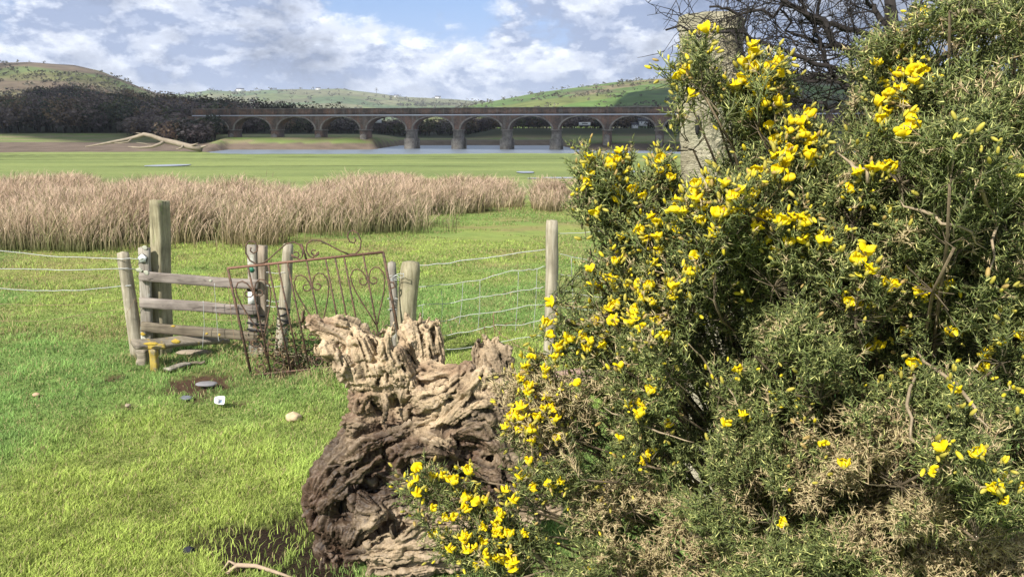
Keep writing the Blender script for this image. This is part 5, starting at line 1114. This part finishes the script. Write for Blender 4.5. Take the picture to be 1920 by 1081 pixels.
# ---- flowers
def petal_sheet(n=6, m=7):
    V = []
    for j in range(m+1):
        t_ = j/m; wv = .0098*max(0, math.sin(min(1, t_*.98+.03)*math.pi))**.55+.0006
        for i_ in range(n+1):
            s_ = i_/n*2-1; x_ = s_*wv; z_ = .0160*t_-.0018*abs(s_)**3*(t_ > .8); y_ = .006*t_-.012*t_*t_*.8+.0032*abs(s_)**1.5*(-1)*(.4+.6*t_)+.004
            V.append((x_, y_, z_))
    F = [(j*(n+1)+i_, j*(n+1)+i_+1, (j+1)*(n+1)+i_+1, (j+1)*(n+1)+i_) for j in range(m) for i_ in range(n)]
    return np.array(V), F
YEL = (.86, .66, .004); YE2 = (.90, .70, .02); ORG = (.80, .50, .01); CAL = (.50, .44, .08)
def flower_mb(openness, var):
    f = MB(); V, F = petal_sheet(); an = R(18-52*openness); Rm = np.array(Matrix.Rotation(an, 3, 'X')); V = V@Rm.T
    c_ = np.array([YEL]*len(V)); c_[:7] = ORG; f.add(V, F, c_)
    for s_ in (-1, 1):
        rt = Matrix.Rotation(R(-58-10*openness), 3, 'X')@Matrix.Rotation(R(s_*(10+10*openness)), 3, 'Y'); cc = np.array(rt)@np.array([0, 0, .0085])+[s_*(.0022+.001*openness), -.001, .001]
        f.ell(cc, (.0024, .0048, .0080), 8, 6, YE2, rt)
    rt = Matrix.Rotation(R(-66), 3, 'X'); f.ell(np.array(rt)@np.array([0, 0, .0075])+[0, -.001, -.001], (.0022, .003, .0078), 8, 6, YEL if var else (.78, .60, .03), rt)
    f.ell((0, .0005, -.0005), (.0030, .0034, .0052), 8, 5, CAL); f.tube([(0, .001, -.012), (0, 0, -.004)], .0009, 4, CAL)
    return f
m_fl = m_attr('petals', .55, .25, .3); protos = []
for j, (o_, v_) in enumerate([(.1, 0), (.45, 1), (.8, 0), (1.1, 1), (0., 1)]):
    f = flower_mb(o_, v_); V = np.concatenate(f.V); protos.append((V*1.0, f.F, np.concatenate(f.C)))
BA = SB+SD*SL[:, None]*.5
for i in range(len(fp)):
    j = ((BA-fp[i])**2).sum(1).argmin(); dv_ = fp[i]-BA[j]; L_ = np.linalg.norm(dv_)
    if L_ > .012: fp[i] = BA[j]+dv_/L_*.012
fp_n = len(fp); outv = unit(unit(fp-CORE)*.5+np.array([-.1, -.55, .25])+rg.normal(size=fp.shape)*.55)
def frot(d, r):
    up = unit(np.array([rg.normal()*.5, -.25+rg.normal()*.3, 1.])); z_ = unit(up*.9+d*.45); yy = unit(-(d-z_*np.dot(d, z_))); xx = np.cross(yy, z_); return np.stack([xx, yy, z_], 1)
px_, py_ = proj(fp.T); inside = (px_ > 0) & (px_ < 1920) & (py_ > 0) & (py_ < 1081); order = np.argsort(np.where(inside, fp[:, 1], 99)+rg.rand(fp_n)*.05)
meshes = []
rest = MB(); cnt_ = 0; src = {}
for rank, i in enumerate(order):
    j = int(rg.randint(5)); Rm = frot(outv[i], rg); s_ = rg.uniform(.82, 1.18); V, F, C = protos[j]
    if rank < 98:
        if j not in src:
            me_ = mk('flower', V, F, m_fl, None, C, True); src[j] = me_.data; ob = me_
        else: ob = bpy.data.objects.new('flower', src[j]); COL.objects.link(ob)
        ob.parent = gb_; ob.location = Vector(fp[i]-root); ob.rotation_mode = 'QUATERNION'; ob.rotation_quaternion = Matrix(Rm.tolist()).to_quaternion(); ob.scale = (s_,)*3
    else: rest.add(V@Rm.T*s_+fp[i], F, C)
o = rest.build('flowers', m_fl, gb_, True, True); o['kind'] = 'stuff'
# stalks tie flowers and buds to the nearest shoot
BA = SB+SD*SL[:, None]*.5
allp = np.concatenate([fp, bp]); ni = np.zeros(len(allp), int)
for s_ in range(0, len(allp), 100): ni[s_:s_+100] = ((allp[s_:s_+100, None]-BA[None])**2).sum(-1).argmin(1)
# buds pulled onto their shoot
bn = ni[len(fp):]; bpos = BA[bn]+ (SD[bn]*(SL[bn]*rg.uniform(-.3, .5, len(bn)))[:, None]); dm = bp-bpos; bpos = bpos+unit(dm)*np.minimum(np.linalg.norm(dm, axis=1), .010)[:, None]
bm_ = MB(); tmpl = MB().ell((0, 0, .006), (.0028, .0032, .0078), 7, 5); TV = tmpl.V[0]*.85; TF = tmpl.F
for i in range(len(bpos)):
    d = unit(unit(dm[i])+SD[bn[i]]*.6+rg.normal(size=3)*.35+np.array([0, -.1, .3])); a_ = unit(np.cross(d, (.3, .2, .9))); Rm = np.stack([a_, np.cross(d, a_), d], 1); k_ = rg.rand()
    c_ = np.array([.60, .52, .09])*(.7+.5*k_) if k_ < .6 else (np.array([.80, .66, .04]) if k_ < .85 else np.array([.48, .34, .12]))
    cc = np.tile(c_, (len(TV), 1)); cc[TV[:, 2] < .001] = (.34, .30, .10); bm_.add(TV@Rm.T*rg.uniform(.7, 1.25)+bpos[i], TF, cc)
o = bm_.build('buds', m_fl, gb_, True, True); o['kind'] = 'stuff'
stk = sticks(BA[ni[:fp_n]], fp-outv*.006, np.full(fp_n, .0010), np.full(fp_n, .0009), np.tile([[.35, .33, .10]], (fp_n, 1))); mk('stalks', *stk[:2], m_bark, gb_, stk[2])['kind'] = 'stuff'
# ------------------------------------------------------------------ bare hawthorn behind
rh = np.random.RandomState(9); hb = at(1720, 520, 3.3); hb[2] = float(hz(hb[0], hb[1])); ht = thing('hawthorn_tree', 'dark bare thorny hawthorn branches tangled against the sky behind the gorse', 'hawthorn', hb)
m_h = m_plain('hawthorn_bark', (.034, .029, .027), .9, 60, .35, 0, .2); mb = MB(); tw_ = MB()
def grow(p, d, L_, r, lev):
    n_ = max(4, int(L_/.035)); P = [p]; dd = d.copy()
    for j in range(n_): dd = unit(dd+rh.normal(size=3)*[.20, .12, .20]+np.array([0, 0, .02])); P.append(P[-1]+dd*L_/n_)
    (mb if lev < 2 else tw_).tube(P, np.linspace(r, r*.45, n_+1), 5 if lev < 2 else 4, cap=False)
    if lev >= 4: return
    k_ = {0: 9, 1: 8, 2: 6, 3: 3}[lev]
    for q in range(k_):
        t_ = rh.uniform(.2, 1.) if lev else rh.uniform(.35, 1.); j = min(n_, int(t_*n_)); pp = unit(np.cross(dd, rh.normal(size=3))); a_ = rh.uniform(.6, 1.25)
        nd = unit(P[j]-P[max(j-1, 0)]) if j else dd; grow(P[j], unit(nd*math.cos(a_)+pp*math.sin(a_)*[1, .7, 1]), L_*rh.uniform(.38, .62), max(r*(1-.55*t_)*.55, .0016), lev+1)
def reach(l, r, Y_=3.3, sub=11):
    P0 = [at(a, b, Y_+c) for a, b, c in l]; t_ = np.linspace(0, 1, 22); q = np.array(P0); P = np.stack([np.interp(t_, np.linspace(0, 1, len(q)), q[:, c]) for c in range(3)], -1)+rh.normal(size=(22, 3))*.010
    mb.tube(P, np.linspace(r, r*.3, 22), 6)
    for k_ in range(sub):
        j = rh.randint(4, 21); dd = unit(P[j]-P[j-1]); pp = unit(np.cross(dd, rh.normal(size=3))); a_ = rh.uniform(.5, 1.2); grow(P[j], unit(dd*math.cos(a_)+pp*math.sin(a_)), rh.uniform(.16, .38), r*.35*(1-j/30), 2)
mb.tube([hb-[0, 0, .2], at(1735, 350, 3.35), at(1715, 200, 3.3), at(1680, 90, 3.3), at(1660, -60, 3.3)], [.05, .045, .036, .026, .018], 8)
reach([(1715, 200, 0), (1640, 130, -.05), (1560, 60, -.05), (1500, 10, 0), (1440, -30, 0)], .020)
reach([(1690, 100, 0), (1600, 60, .1), (1500, 20, .1), (1400, 25, .1), (1330, 10, .1)], .014, sub=13)
reach([(1700, 150, 0), (1600, 140, 0), (1500, 110, 0), (1420, 75, -.05), (1340, 60, -.1), (1255, 45, -.1)], .013, sub=13)
reach([(1720, 220, 0), (1640, 200, .05), (1560, 140, .05), (1530, 60, 0), (1540, -30, 0)], .016, sub=12)
reach([(1700, 180, 0), (1610, 170, -.05), (1520, 150, 0), (1450, 140, .05), (1390, 120, 0)], .010, sub=12)
reach([(1680, 90, 0), (1640, 20, .1), (1600, -40, .1)], .014, sub=10); reach([(1680, 90, 0), (1740, 30, 0), (1820, -30, 0)], .018, sub=10); reach([(1720, 160, 0), (1800, 80, .1), (1880, 10, .1)], .016, sub=9)
reach([(1660, 130, .1), (1580, 95, .15), (1480, 60, .15), (1460, -20, .1)], .011, sub=13); reach([(1650, 200, 0), (1560, 200, 0), (1500, 185, 0), (1460, 170, 0)], .012, sub=14)
mb.build('branches', m_h, ht, True); tw_.build('twigs', m_h, ht)
for o in SC.objects:
    if o.type == 'MESH' and len(o.data.polygons) > 200000: print(o.name, len(o.data.polygons))
SC.cycles.max_bounces = 6; SC.cycles.diffuse_bounces = 3; SC.cycles.glossy_bounces = 2; SC.cycles.transmission_bounces = 3; SC.cycles.transparent_max_bounces = 4
